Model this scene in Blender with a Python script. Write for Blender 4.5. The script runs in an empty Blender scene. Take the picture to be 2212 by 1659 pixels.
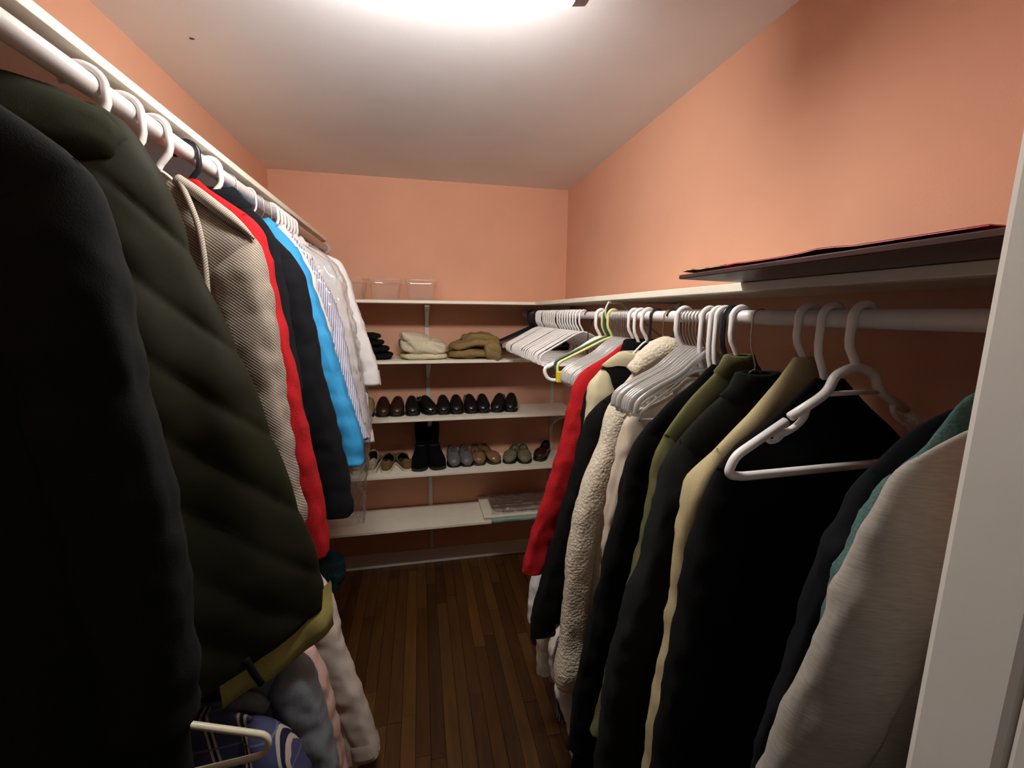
import bpy, bmesh, math, random
from mathutils import Vector, Matrix, noise

random.seed(7)
S = bpy.context.scene
COL = S.collection
PI = math.pi

# ------------------------------------------------------------------ camera, world, light, exposure
CAM_H = 1.664
cam_d = bpy.data.cameras.new('camera')
cam = bpy.data.objects.new('camera', cam_d)
COL.objects.link(cam)
RIGHT = Vector((0.978, -0.209, 0.009)).normalized()
FWD = Vector((0.207, 0.965, -0.161)).normalized()
UP = RIGHT.cross(FWD).normalized()
RIGHT = FWD.cross(UP).normalized()
m = Matrix((RIGHT, UP, -FWD)).transposed().to_4x4()
m.translation = Vector((0, 0, CAM_H))
cam.matrix_world = m
cam_d.sensor_width = 36
cam_d.lens = 930.0 / 2212 * 36
cam_d.clip_start = 0.02
S.camera = cam

W = bpy.data.worlds.new('world'); S.world = W
W.use_nodes = True
W.node_tree.nodes['Background'].inputs[0].default_value = (0.9, 0.85, 0.8, 1)
W.node_tree.nodes['Background'].inputs[1].default_value = 0.06   # dim room beyond the doorway
LAMP_STRENGTH = 70.0
LAMP_COLOR = (1.0, 0.945, 0.88, 1)
S.view_settings.view_transform = 'Standard'
S.view_settings.look = 'None'
S.view_settings.gamma = 1
S.view_settings.use_curve_mapping = False
S.view_settings.exposure = 0.0
try:
    S.cycles.max_bounces = 10; S.cycles.transparent_max_bounces = 24
    S.cycles.diffuse_bounces = 5; S.cycles.caustics_refractive = False; S.cycles.caustics_reflective = False
except Exception: pass

# ------------------------------------------------------------------ materials
def srgb(r, g, b):
    f = lambda c: (c/255/12.92) if c/255 <= 0.04045 else ((c/255+0.055)/1.055)**2.4
    return (f(r), f(g), f(b), 1)

def base_mat(name):
    mt = bpy.data.materials.new(name); mt.use_nodes = True
    nt = mt.node_tree; b = nt.nodes['Principled BSDF']
    return mt, nt, b

def N(nt, typ, **kw):
    n = nt.nodes.new(typ)
    for k, v in kw.items(): setattr(n, k, v)
    return n

def coords(nt, scale=(1, 1, 1), rot=(0, 0, 0)):
    tc = N(nt, 'ShaderNodeTexCoord'); mp = N(nt, 'ShaderNodeMapping')
    mp.inputs['Scale'].default_value = scale; mp.inputs['Rotation'].default_value = rot
    nt.links.new(tc.outputs['Object'], mp.inputs['Vector'])
    return mp.outputs['Vector']

def mixc(nt, fac, a, b):
    mx = N(nt, 'ShaderNodeMix', data_type='RGBA')
    if isinstance(fac, (int, float)): mx.inputs[0].default_value = fac
    else: nt.links.new(fac, mx.inputs[0])
    for i, c in ((6, a), (7, b)):
        if isinstance(c, tuple): mx.inputs[i].default_value = c
        else: nt.links.new(c, mx.inputs[i])
    return mx.outputs[2]

def ramp(nt, fac, stops):
    r = N(nt, 'ShaderNodeValToRGB'); nt.links.new(fac, r.inputs[0])
    els = r.color_ramp.elements
    while len(els) < len(stops): els.new(0.5)
    for e, (p, c) in zip(els, stops): e.position = p; e.color = c
    return r.outputs[0]

def tint(c, k): return (min(1, c[0]*k), min(1, c[1]*k), min(1, c[2]*k), 1)

def simple(name, col, rough=0.5, var=0.06, nscale=8, bump=0.0, bscale=60, metallic=0.0, spec=0.5, coat=0.0):
    mt, nt, b = base_mat(name)
    v = coords(nt)
    nz = N(nt, 'ShaderNodeTexNoise'); nz.inputs['Scale'].default_value = nscale; nz.inputs['Detail'].default_value = 4
    nt.links.new(v, nz.inputs['Vector'])
    c = ramp(nt, nz.outputs['Fac'], [(0.3, tint(col, 1-var)), (0.7, tint(col, 1+var))])
    nt.links.new(c, b.inputs['Base Color'])
    b.inputs['Roughness'].default_value = rough; b.inputs['Metallic'].default_value = metallic
    b.inputs['Specular IOR Level'].default_value = spec
    b.inputs['Coat Weight'].default_value = coat
    if bump:
        n2 = N(nt, 'ShaderNodeTexNoise'); n2.inputs['Scale'].default_value = bscale; n2.inputs['Detail'].default_value = 3
        nt.links.new(v, n2.inputs['Vector'])
        bp = N(nt, 'ShaderNodeBump'); bp.inputs['Strength'].default_value = bump; bp.inputs['Distance'].default_value = 0.002
        nt.links.new(n2.outputs['Fac'], bp.inputs['Height']); nt.links.new(bp.outputs[0], b.inputs['Normal'])
    return mt

def fabric(name, col, weave=900, bump=0.25, var=0.12, sheen=0.0, rough=0.95):
    mt, nt, b = base_mat(name)
    v = coords(nt)
    nz = N(nt, 'ShaderNodeTexNoise'); nz.inputs['Scale'].default_value = 6; nz.inputs['Detail'].default_value = 6
    nt.links.new(v, nz.inputs['Vector'])
    n2 = N(nt, 'ShaderNodeTexNoise'); n2.inputs['Scale'].default_value = weave; n2.inputs['Detail'].default_value = 2
    nt.links.new(v, n2.inputs['Vector'])
    c1 = ramp(nt, nz.outputs['Fac'], [(0.3, tint(col, 1-var)), (0.7, tint(col, 1+var))])
    c2 = ramp(nt, n2.outputs['Fac'], [(0.3, (0.82, 0.82, 0.82, 1)), (0.7, (1.12, 1.12, 1.12, 1))])
    mm = N(nt, 'ShaderNodeMix', data_type='RGBA', blend_type='MULTIPLY'); mm.inputs[0].default_value = 1
    nt.links.new(c1, mm.inputs[6]); nt.links.new(c2, mm.inputs[7])
    nt.links.new(mm.outputs[2], b.inputs['Base Color'])
    b.inputs['Roughness'].default_value = rough; b.inputs['Specular IOR Level'].default_value = 0.2
    b.inputs['Sheen Weight'].default_value = sheen
    bp = N(nt, 'ShaderNodeBump'); bp.inputs['Strength'].default_value = bump; bp.inputs['Distance'].default_value = 0.0015
    nt.links.new(n2.outputs['Fac'], bp.inputs['Height']); nt.links.new(bp.outputs[0], b.inputs['Normal'])
    return mt

def striped(name, stops, period, direction=(1, 0, 0), rough=0.85):
    """stripes across the cloth: stops = colour ramp over one period"""
    mt, nt, b = base_mat(name)
    tc = N(nt, 'ShaderNodeTexCoord')
    dt = N(nt, 'ShaderNodeVectorMath', operation='DOT_PRODUCT'); dt.inputs[1].default_value = direction
    nt.links.new(tc.outputs['Object'], dt.inputs[0])
    dv = N(nt, 'ShaderNodeMath', operation='DIVIDE'); dv.inputs[1].default_value = period
    nt.links.new(dt.outputs['Value'], dv.inputs[0])
    fr = N(nt, 'ShaderNodeMath', operation='FRACT'); nt.links.new(dv.outputs[0], fr.inputs[0])
    r = N(nt, 'ShaderNodeValToRGB'); r.color_ramp.interpolation = 'CONSTANT'
    nt.links.new(fr.outputs[0], r.inputs[0]); els = r.color_ramp.elements
    while len(els) < len(stops): els.new(0.5)
    for e, (p, c) in zip(els, stops): e.position = p; e.color = c
    nt.links.new(r.outputs[0], b.inputs['Base Color'])
    b.inputs['Roughness'].default_value = rough; b.inputs['Specular IOR Level'].default_value = 0.2
    return mt

def film(name, tintc=(0.95, 0.95, 0.95, 1), gloss=0.25, rough=0.08, haze=0.1):
    """thin clear plastic: transparent with a Fresnel gloss and a little haze"""
    mt = bpy.data.materials.new(name); mt.use_nodes = True; nt = mt.node_tree
    nt.nodes.remove(nt.nodes['Principled BSDF']); out = nt.nodes['Material Output']
    tr = N(nt, 'ShaderNodeBsdfTransparent'); tr.inputs[0].default_value = tintc
    gl = N(nt, 'ShaderNodeBsdfGlossy'); gl.inputs['Roughness'].default_value = rough
    df = N(nt, 'ShaderNodeBsdfDiffuse'); df.inputs[0].default_value = (0.94, 0.93, 0.90, 1)
    lw = N(nt, 'ShaderNodeLayerWeight'); lw.inputs['Blend'].default_value = 0.5
    mp = N(nt, 'ShaderNodeMapRange'); mp.inputs[3].default_value = gloss*0.35; mp.inputs[4].default_value = min(1, gloss*2.2)
    nt.links.new(lw.outputs['Facing'], mp.inputs[0])
    m1 = N(nt, 'ShaderNodeMixShader'); m1.inputs[0].default_value = haze
    nt.links.new(tr.outputs[0], m1.inputs[1]); nt.links.new(df.outputs[0], m1.inputs[2])
    m2 = N(nt, 'ShaderNodeMixShader'); nt.links.new(mp.outputs[0], m2.inputs[0])
    nt.links.new(m1.outputs[0], m2.inputs[1]); nt.links.new(gl.outputs[0], m2.inputs[2])
    nt.links.new(m2.outputs[0], out.inputs[0])
    return mt

M = {}
M['wall'] = simple('salmon_wall_paint', (0.70, 0.385, 0.262, 1), 0.75, 0.04, 3, 0.12, 180, spec=0.25)
M['ceil'] = simple('ceiling_paint', (0.75, 0.75, 0.775, 1), 0.9, 0.03, 3, 0.1, 120, spec=0.1)
M['trim'] = simple('white_trim_paint', (0.74, 0.71, 0.65, 1), 0.45, 0.04, 5, 0.08, 60)
M['shelf'] = simple('cream_shelf_paint', (0.88, 0.84, 0.71, 1), 0.5, 0.05, 9, 0.06, 50)
M['rod'] = simple('white_rod_paint', (0.78, 0.76, 0.77, 1), 0.32, 0.03, 20)
M['bracket'] = simple('grey_white_metal', (0.62, 0.61, 0.58, 1), 0.4, 0.04, 20, metallic=0.1)
M['white_plastic'] = simple('white_plastic', (0.90, 0.885, 0.87, 1), 0.3, 0.02, 15)
M['cream_plastic'] = simple('cream_plastic', (0.78, 0.74, 0.56, 1), 0.32, 0.02, 15)
M['black_plastic'] = simple('black_plastic', (0.012, 0.012, 0.018, 1), 0.28, 0.05, 15)
M['green_plastic'] = simple('dark_green_plastic', (0.03, 0.10, 0.07, 1), 0.35, 0.05, 15)
M['yellow_plastic'] = simple('pale_yellow_plastic', (0.80, 0.72, 0.28, 1), 0.35, 0.05, 15)
M['yellow_tag'] = simple('yellow_plastic_tag', (0.80, 0.62, 0.04, 1), 0.35, 0.05, 15)
M['wire'] = simple('steel_wire', (0.55, 0.52, 0.50, 1), 0.3, 0.05, 30, metallic=0.9)
M['copper_wire'] = simple('brass_wire', (0.55, 0.36, 0.22, 1), 0.3, 0.05, 30, metallic=0.9)
M['clear'] = film('clear_plastic_hanger', (0.97, 0.97, 0.96, 1), 0.35, 0.10, 0.42)
M['bin'] = film('clear_bin_plastic', (0.985, 0.975, 0.97, 1), 0.13, 0.05, 0.05)
M['film'] = film('clear_film', (0.99, 0.99, 0.992, 1), 0.20, 0.05, 0.05)

M['wrap'] = film('crinkled_wrapping_film', (0.98, 0.98, 0.98, 1), 0.5, 0.05, 0.10)
M['charcoal'] = fabric('charcoal_wool', (0.0055, 0.0062, 0.0062, 1), 500, 0.3)
M['black'] = fabric('black_cloth', (0.0032, 0.0032, 0.0036, 1), 700, 0.25)
M['blackblue'] = fabric('blue_black_cloth', (0.006, 0.0065, 0.009, 1), 700, 0.25)
M['olive'] = fabric('olive_quilted_nylon', (0.0150, 0.0155, 0.0062, 1), 700, 0.1, rough=0.7)
M['olive_hood'] = fabric('dark_olive_hood_cloth', (0.017, 0.019, 0.009, 1), 600, 0.2)
M['lining'] = fabric('mustard_lining', (0.48, 0.43, 0.14, 1), 600, 0.15, rough=0.7)
M['red'] = fabric('red_wool', (0.44, 0.012, 0.016, 1), 300, 0.7)
M['blue'] = fabric('bright_blue_nylon', (0.045, 0.34, 0.70, 1), 900, 0.06, var=0.05, rough=0.6)
M['white'] = fabric('white_cotton', (0.80, 0.78, 0.78, 1), 900, 0.1, var=0.03)
M['offwhite'] = fabric('cream_cotton', (0.62, 0.53, 0.42, 1), 900, 0.1, var=0.05)
M['rosewhite'] = fabric('pale_cotton', (0.76, 0.67, 0.59, 1), 900, 0.1, var=0.05)
M['pink'] = fabric('pink_cotton', (0.68, 0.45, 0.39, 1), 900, 0.1, var=0.05)
M['greyblue'] = fabric('grey_blue_fleece', (0.25, 0.275, 0.31, 1), 500, 0.3)
M['khaki'] = fabric('khaki_cotton', (0.47, 0.39, 0.22, 1), 900, 0.1, var=0.05)
M['cream'] = fabric('cream_nylon', (0.60, 0.54, 0.36, 1), 900, 0.08, var=0.05)
M['olive2'] = fabric('olive_cotton', (0.13, 0.125, 0.052, 1), 800, 0.15)
M['charcoal2'] = fabric('dark_grey_wool', (0.010, 0.0105, 0.0095, 1), 400, 0.35)
M['teal'] = fabric('teal_fleece', (0.075, 0.145, 0.135, 1), 260, 0.9)
M['inside'] = fabric('dark_garment_inside', (0.02, 0.018, 0.018, 1), 600, 0.1)
M['redtag'] = simple('dark_red_label', (0.22, 0.02, 0.04, 1), 0.6)
M['navytag'] = simple('navy_label', (0.02, 0.05, 0.10, 1), 0.6)
M['tanfleece'] = fabric('tan_fleece', (0.27, 0.185, 0.075, 1), 200, 0.8)
M['creamfleece'] = fabric('cream_towelling', (0.66, 0.60, 0.44, 1), 220, 0.7, var=0.08)
M['greyfab'] = fabric('grey_pink_cloth', (0.33, 0.26, 0.23, 1), 700, 0.2)
M['tealfab'] = fabric('pale_teal_cloth', (0.30, 0.44, 0.40, 1), 700, 0.2)

def marl(name, a, b_, sx=25, sz=420):
    mt, nt, b = base_mat(name); v = coords(nt, (sx, sx, sz))
    nz = N(nt, 'ShaderNodeTexNoise'); nz.inputs['Scale'].default_value = 1.0; nz.inputs['Detail'].default_value = 5
    nt.links.new(v, nz.inputs['Vector'])
    nt.links.new(ramp(nt, nz.outputs['Fac'], [(0.35, a), (0.65, b_)]), b.inputs['Base Color'])
    b.inputs['Roughness'].default_value = 0.95; b.inputs['Specular IOR Level'].default_value = 0.15
    bp = N(nt, 'ShaderNodeBump'); bp.inputs['Strength'].default_value = 0.25; bp.inputs['Distance'].default_value = 0.001
    nt.links.new(nz.outputs['Fac'], bp.inputs['Height']); nt.links.new(bp.outputs[0], b.inputs['Normal'])
    return mt
M['greymarl'] = marl('grey_marl_jersey', (0.31, 0.28, 0.245, 1), (0.37, 0.335, 0.295, 1), 60, 500)

def tweed(name, light, dark, k=620):
    mt, nt, b = base_mat(name)
    tc = N(nt, 'ShaderNodeTexCoord')
    out = None
    for d in ((0.62, 0.35, 0.78), (0.8, 0.2, -0.7)):
        dt = N(nt, 'ShaderNodeVectorMath', operation='DOT_PRODUCT'); dt.inputs[1].default_value = tuple(k*x*(1.9 if d[2] > 0 else 4) for x in d)
        nt.links.new(tc.outputs['Object'], dt.inputs[0])
        sn = N(nt, 'ShaderNodeMath', operation='SINE'); nt.links.new(dt.outputs['Value'], sn.inputs[0])
        if out is None: out = sn.outputs[0]
        else:
            ad = N(nt, 'ShaderNodeMath', operation='MULTIPLY_ADD'); ad.inputs[1].default_value = 0.5
            nt.links.new(sn.outputs[0], ad.inputs[0]); nt.links.new(out, ad.inputs[2]); out = ad.outputs[0]
    nz = N(nt, 'ShaderNodeTexNoise'); nz.inputs['Scale'].default_value = 14; nz.inputs['Detail'].default_value = 6
    nt.links.new(tc.outputs['Object'], nz.inputs['Vector'])
    mr = N(nt, 'ShaderNodeMapRange'); mr.inputs[1].default_value = -1.3; mr.inputs[2].default_value = 1.3
    nt.links.new(out, mr.inputs[0])
    c = ramp(nt, mr.outputs[0], [(0.25, dark), (0.7, light)])
    c2 = ramp(nt, nz.outputs['Fac'], [(0.3, (0.75, 0.75, 0.75, 1)), (0.7, (1.15, 1.15, 1.15, 1))])
    mm = N(nt, 'ShaderNodeMix', data_type='RGBA', blend_type='MULTIPLY'); mm.inputs[0].default_value = 1
    nt.links.new(c, mm.inputs[6]); nt.links.new(c2, mm.inputs[7])
    nt.links.new(mm.outputs[2], b.inputs['Base Color'])
    b.inputs['Roughness'].default_value = 0.9; b.inputs['Specular IOR Level'].default_value = 0.2
    bp = N(nt, 'ShaderNodeBump'); bp.inputs['Strength'].default_value = 0.4; bp.inputs['Distance'].default_value = 0.0015
    nt.links.new(mr.outputs[0], bp.inputs['Height']); nt.links.new(bp.outputs[0], b.inputs['Normal'])
    return mt
M['tweed'] = tweed('beige_tweed', (0.44, 0.385, 0.32, 1), (0.17, 0.14, 0.115, 1))
M['rib'] = striped('ribbed_knit', [(0, (0.50, 0.45, 0.38, 1)), (0.55, (0.22, 0.19, 0.15, 1))], 0.0045, (1, 0, -0.8))

def sherpa(name, col):
    mt, nt, b = base_mat(name); v = coords(nt)
    vo = N(nt, 'ShaderNodeTexVoronoi'); vo.inputs['Scale'].default_value = 130
    nz = N(nt, 'ShaderNodeTexNoise'); nz.inputs['Scale'].default_value = 30; nz.inputs['Detail'].default_value = 5
    nt.links.new(v, nz.inputs['Vector'])
    vm = N(nt, 'ShaderNodeVectorMath', operation='MULTIPLY_ADD'); vm.inputs[1].default_value = (0.02, 0.02, 0.02)
    nt.links.new(nz.outputs['Color'], vm.inputs[0]); nt.links.new(v, vm.inputs[2])
    nt.links.new(vm.outputs[0], vo.inputs['Vector'])
    c = ramp(nt, vo.outputs['Distance'], [(0.0, tint(col, 1.05)), (0.8, tint(col, 0.90))])
    nt.links.new(c, b.inputs['Base Color'])
    b.inputs['Roughness'].default_value = 1; b.inputs['Specular IOR Level'].default_value = 0.1
    inv = N(nt, 'ShaderNodeMath', operation='SUBTRACT'); inv.inputs[0].default_value = 1
    nt.links.new(vo.outputs['Distance'], inv.inputs[1])
    bp = N(nt, 'ShaderNodeBump'); bp.inputs['Strength'].default_value = 0.55; bp.inputs['Distance'].default_value = 0.004
    nt.links.new(inv.outputs[0], bp.inputs['Height']); nt.links.new(bp.outputs[0], b.inputs['Normal'])
    return mt
M['sherpa'] = sherpa('cream_sherpa_fleece', (0.74, 0.66, 0.52, 1))

def plaid(name, ground, lines):
    """woven check: lines = list of (colour, dir, period, width)"""
    mt, nt, b = base_mat(name); tc = N(nt, 'ShaderNodeTexCoord'); cur = ground
    for col, d, per, wd, off in lines:
        dt = N(nt, 'ShaderNodeVectorMath', operation='DOT_PRODUCT'); dt.inputs[1].default_value = d
        nt.links.new(tc.outputs['Object'], dt.inputs[0])
        ma = N(nt, 'ShaderNodeMath', operation='MULTIPLY_ADD'); ma.inputs[1].default_value = 1/per; ma.inputs[2].default_value = off
        nt.links.new(dt.outputs['Value'], ma.inputs[0])
        fr = N(nt, 'ShaderNodeMath', operation='FRACT'); nt.links.new(ma.outputs[0], fr.inputs[0])
        lt = N(nt, 'ShaderNodeMath', operation='LESS_THAN'); lt.inputs[1].default_value = wd
        nt.links.new(fr.outputs[0], lt.inputs[0])
        ml = N(nt, 'ShaderNodeMath', operation='MULTIPLY'); ml.inputs[1].default_value = 0.85
        nt.links.new(lt.outputs[0], ml.inputs[0])
        cur = mixc(nt, ml.outputs[0], cur, col)
    nt.links.new(cur, b.inputs['Base Color'])
    b.inputs['Roughness'].default_value = 0.9; b.inputs['Specular IOR Level'].default_value = 0.2
    return mt
M['navyplaid'] = plaid('navy_striped_cotton', (0.055, 0.062, 0.14, 1),
    [((0.55, 0.50, 0.42, 1), (1, 0, 0.25), 0.062, 0.08, 0.0), ((0.008, 0.008, 0.02, 1), (1, 0, 0.25), 0.062, 0.10, -0.08),
     ((0.55, 0.44, 0.38, 1), (1, 0, 0.25), 0.062, 0.08, -0.18), ((0.15, 0.15, 0.21, 1), (0, 0, 1), 0.075, 0.06, 0.1)])
M['tealplaid'] = plaid('teal_flannel', (0.010, 0.030, 0.040, 1),
    [((0.016, 0.042, 0.052, 1), (1, 0, 0), 0.05, 0.35, 0), ((0.016, 0.045, 0.055, 1), (0, 0, 1), 0.05, 0.35, 0), ((0.03, 0.02, 0.02, 1), (0, 0, 1), 0.1, 0.1, 0.2)])
M['bluestripe'] = striped('blue_pinstripe_cotton', [(0, (0.78, 0.77, 0.80, 1)), (0.58, (0.22, 0.25, 0.50, 1))], 0.0085, (1, 0.25, -0.1))
M['greystripe'] = striped('grey_stripe_cotton', [(0, (0.25, 0.23, 0.20, 1)), (0.6, (0.04, 0.04, 0.045, 1))], 0.014, (0.25, 1, 0.1))

def wood_floor():
    mt, nt, b = base_mat('oak_floor_plank')
    v = coords(nt, (26, 1.6, 26))
    oi = N(nt, 'ShaderNodeObjectInfo')
    off = N(nt, 'ShaderNodeVectorMath', operation='ADD')
    cmb = N(nt, 'ShaderNodeCombineXYZ')
    mu = N(nt, 'ShaderNodeMath', operation='MULTIPLY'); mu.inputs[1].default_value = 50
    nt.links.new(oi.outputs['Random'], mu.inputs[0])
    for i in range(3): nt.links.new(mu.outputs[0], cmb.inputs[i])
    nt.links.new(v, off.inputs[0]); nt.links.new(cmb.outputs[0], off.inputs[1])
    nz = N(nt, 'ShaderNodeTexNoise'); nz.inputs['Scale'].default_value = 1.6; nz.inputs['Detail'].default_value = 8; nz.inputs['Distortion'].default_value = 0.8
    nt.links.new(off.outputs[0], nz.inputs['Vector'])
    g = ramp(nt, nz.outputs['Fac'], [(0.25, (0.075, 0.032, 0.009, 1)), (0.55, (0.125, 0.055, 0.014, 1)), (0.8, (0.155, 0.072, 0.019, 1))])
    t = ramp(nt, oi.outputs['Random'], [(0.0, (0.40, 0.36, 0.38, 1)), (0.25, (0.62, 0.58, 0.55, 1)), (0.7, (0.72, 0.72, 0.72, 1)), (1.0, (1.0, 1.05, 0.95, 1))])
    mm = N(nt, 'ShaderNodeMix', data_type='RGBA', blend_type='MULTIPLY'); mm.inputs[0].default_value = 1
    nt.links.new(g, mm.inputs[6]); nt.links.new(t, mm.inputs[7]); nt.links.new(mm.outputs[2], b.inputs['Base Color'])
    b.inputs['Roughness'].default_value = 0.38
    return mt
M['plank'] = wood_floor()
M['subfloor'] = simple('dark_subfloor', (0.04, 0.02, 0.010, 1), 0.9)

def dark_wood():
    mt, nt, b = base_mat('dark_wood_board'); v = coords(nt, (40, 3, 40))
    nz = N(nt, 'ShaderNodeTexNoise'); nz.inputs['Scale'].default_value = 1.5; nz.inputs['Detail'].default_value = 7; nz.inputs['Distortion'].default_value = 1.2
    nt.links.new(v, nz.inputs['Vector'])
    nt.links.new(ramp(nt, nz.outputs['Fac'], [(0.3, (0.03, 0.011, 0.010, 1)), (0.7, (0.085, 0.036, 0.028, 1))]), b.inputs['Base Color'])
    b.inputs['Roughness'].default_value = 0.35
    return mt
M['darkboard'] = dark_wood()
M['redpaper'] = simple('red_wrapping_paper', (0.55, 0.03, 0.06, 1), 0.4)
M['goldpaper'] = plaid('gold_print_paper', (0.62, 0.40, 0.20, 1), [((0.75, 0.62, 0.28, 1), (1, 1, 0), 0.03, 0.4, 0), ((0.45, 0.20, 0.12, 1), (1, -1, 0), 0.04, 0.3, 0)])
M['shoeblack'] = simple('black_polished_leather', (0.006, 0.006, 0.008, 1), 0.2, 0.1, 10, coat=0.2)
M['shoebrown'] = simple('dark_brown_leather', (0.030, 0.010, 0.007, 1), 0.26, 0.15, 10, coat=0.2)
M['shoebeige'] = simple('beige_suede', (0.30, 0.22, 0.10, 1), 0.8, 0.1, 30)
M['shoetan'] = simple('brown_suede', (0.16, 0.090, 0.028, 1), 0.8, 0.15, 30, 0.2)
M['shoegrey'] = simple('grey_leather', (0.115, 0.10, 0.10, 1), 0.5, 0.1, 20)
M['shoeolive'] = simple('olive_clog_rubber', (0.15, 0.13, 0.075, 1), 0.6, 0.1, 20)
M['shoeloafer'] = simple('bronze_leather', (0.20, 0.115, 0.055, 1), 0.28, 0.15, 15, coat=0.15)
M['shoewhite'] = simple('off_white_canvas', (0.42, 0.35, 0.26, 1), 0.85, 0.06, 40)
M['suedeblack'] = simple('black_suede', (0.0022, 0.0022, 0.0028, 1), 0.95, 0.1, 40, spec=0.12)
M['solewhite'] = simple('white_rubber_sole', (0.62, 0.56, 0.45, 1), 0.6, 0.05, 20)
M['soleblack'] = simple('black_rubber_sole', (0.008, 0.007, 0.008, 1), 0.5, 0.05, 20)
M['solebrown'] = simple('brown_sole', (0.05, 0.025, 0.015, 1), 0.5, 0.05, 20)
M['insole'] = simple('dark_insole', (0.010, 0.009, 0.011, 1), 0.9)
M['lampmetal'] = simple('lamp_metal', (0.35, 0.33, 0.33, 1), 0.5)
lm, nt, b = base_mat('lit_lamp_lens')
b.inputs['Base Color'].default_value = (0.9, 0.9, 0.88, 1)
b.inputs['Emission Color'].default_value = LAMP_COLOR
b.inputs['Emission Strength'].default_value = LAMP_STRENGTH
M['lens'] = lm

# ------------------------------------------------------------------ helpers
def link(o, parent=None):
    COL.objects.link(o)
    if parent is not None: o.parent = parent
    return o

def mesh(name, V, F, mat, parent=None, smooth=True):
    me = bpy.data.meshes.new(name)
    me.from_pydata([tuple(v) for v in V], [], F)
    me.update()
    if smooth:
        for p in me.polygons: p.use_smooth = True
    me.materials.append(M[mat] if isinstance(mat, str) else mat)
    return link(bpy.data.objects.new(name, me), parent)

def bm_obj(name, bm, mat, parent=None, smooth=False):
    me = bpy.data.meshes.new(name); bm.to_mesh(me); bm.free()
    if smooth:
        for p in me.polygons: p.use_smooth = True
    me.materials.append(M[mat])
    return link(bpy.data.objects.new(name, me), parent)

def box_bm(lo, hi, bevel=0.0, seg=2, bm=None):
    own = bm is None
    if own: bm = bmesh.new()
    r = bmesh.ops.create_cube(bm, size=1)
    c = [(a+b_)/2 for a, b_ in zip(lo, hi)]; s = [(b_-a) for a, b_ in zip(lo, hi)]
    for v in r['verts']:
        v.co = Vector((c[0]+v.co.x*s[0], c[1]+v.co.y*s[1], c[2]+v.co.z*s[2]))
    if bevel:
        eds = list({e for v in r['verts'] for e in v.link_edges})
        bmesh.ops.bevel(bm, geom=eds, offset=bevel, segments=seg, affect='EDGES', profile=0.5)
    return bm

def box(name, lo, hi, mat, parent=None, bevel=0.0, seg=2):
    return bm_obj(name, box_bm(lo, hi, bevel, seg), mat, parent)

def tag(o, label, cat, group=None, kind=None):
    if label: o['label'] = label
    if cat: o['category'] = cat
    if group: o['group'] = group
    if kind: o['kind'] = kind
    return o

def thing(name, label, cat, loc=(0, 0, 0), rotz=0, group=None):
    o = bpy.data.objects.new(name, None); COL.objects.link(o)
    o.empty_display_size = 0.05
    o.location = loc; o.rotation_euler = (0, 0, rotz)
    return tag(o, label, cat, group)

def struct(o): o['kind'] = 'structure'; return o

def copy_tree(root, loc, rotz, label=None, group=None):
    r = root.copy(); COL.objects.link(r); r.location = loc; r.rotation_euler = (0, 0, rotz)
    if label: r['label'] = label
    if group: r['group'] = group
    for ch in list(root.children):
        c = ch.copy(); COL.objects.link(c); c.parent = r
        for g in ch.children:
            d = g.copy(); COL.objects.link(d); d.parent = c
    return r

def smooth_path(P, n=6, closed=False):
    """Catmull-Rom through the points"""
    P = [Vector(p) for p in P]; out = []
    k = len(P)
    for i in range(k if closed else k-1):
        p0 = P[(i-1) % k] if closed or i > 0 else P[0]*2-P[1]
        p1 = P[i]; p2 = P[(i+1) % k]
        p3 = P[(i+2) % k] if closed or i+2 < k else P[-1]*2-P[-2]
        for j in range(n):
            t = j/n
            out.append(0.5*((2*p1)+(p2-p0)*t+(2*p0-5*p1+4*p2-p3)*t*t+(3*p1-p0-3*p2+p3)*t**3))
    if not closed: out.append(P[-1])
    return out

def tube(P, r, n=8, closed=False, flat=1.0):
    """tube mesh along points; r number or list; flat squashes along local y (world y)"""
    P = [Vector(p) for p in P]; k = len(P); V = []; F = []
    up = Vector((0, 1, 0))
    for i, p in enumerate(P):
        a = P[(i-1) % k] if (closed or i > 0) else P[0]
        b_ = P[(i+1) % k] if (closed or i < k-1) else P[-1]
        t = (b_-a); t = t.normalized() if t.length > 1e-9 else Vector((0, 0, 1))
        s = t.cross(up)
        if s.length < 1e-3: s = t.cross(Vector((1, 0, 0)))
        s.normalize(); q = s.cross(t).normalized()
        rr = r[i] if isinstance(r, (list, tuple)) else r
        for j in range(n):
            an = 2*PI*j/n
            V.append(p+s*(rr*math.cos(an))+q*(rr*flat*math.sin(an)))
    rng = k if closed else k-1
    for i in range(rng):
        for j in range(n):
            a = i*n+j; b_ = i*n+(j+1) % n; c = ((i+1) % k)*n+(j+1) % n; d = ((i+1) % k)*n+j
            F.append((a, b_, c, d))
    if not closed:
        F.append(tuple(range(n))[::-1]); F.append(tuple((k-1)*n+j for j in range(n)))
    return V, F

def join(*parts):
    V = []; F = []
    for v, f in parts:
        o = len(V); V += list(v); F += [tuple(i+o for i in g) for g in f]
    return V, F

def interp(tab, x):
    """piecewise linear with ends clamped; tab sorted ascending in x"""
    if x <= tab[0][0]: return tab[0][1]
    for (a, fa), (b_, fb) in zip(tab, tab[1:]):
        if x <= b_: 
            t = (x-a)/(b_-a) if b_ > a else 0
            return fa+(fb-fa)*t
    return tab[-1][1]

def sstep(x): x = max(0.0, min(1.0, x)); return x*x*(3-2*x)
def spow(c, p): return math.copysign(abs(c)**p, c)
def nz(x, y, z): return noise.noise(Vector((x, y, z)))

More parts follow.
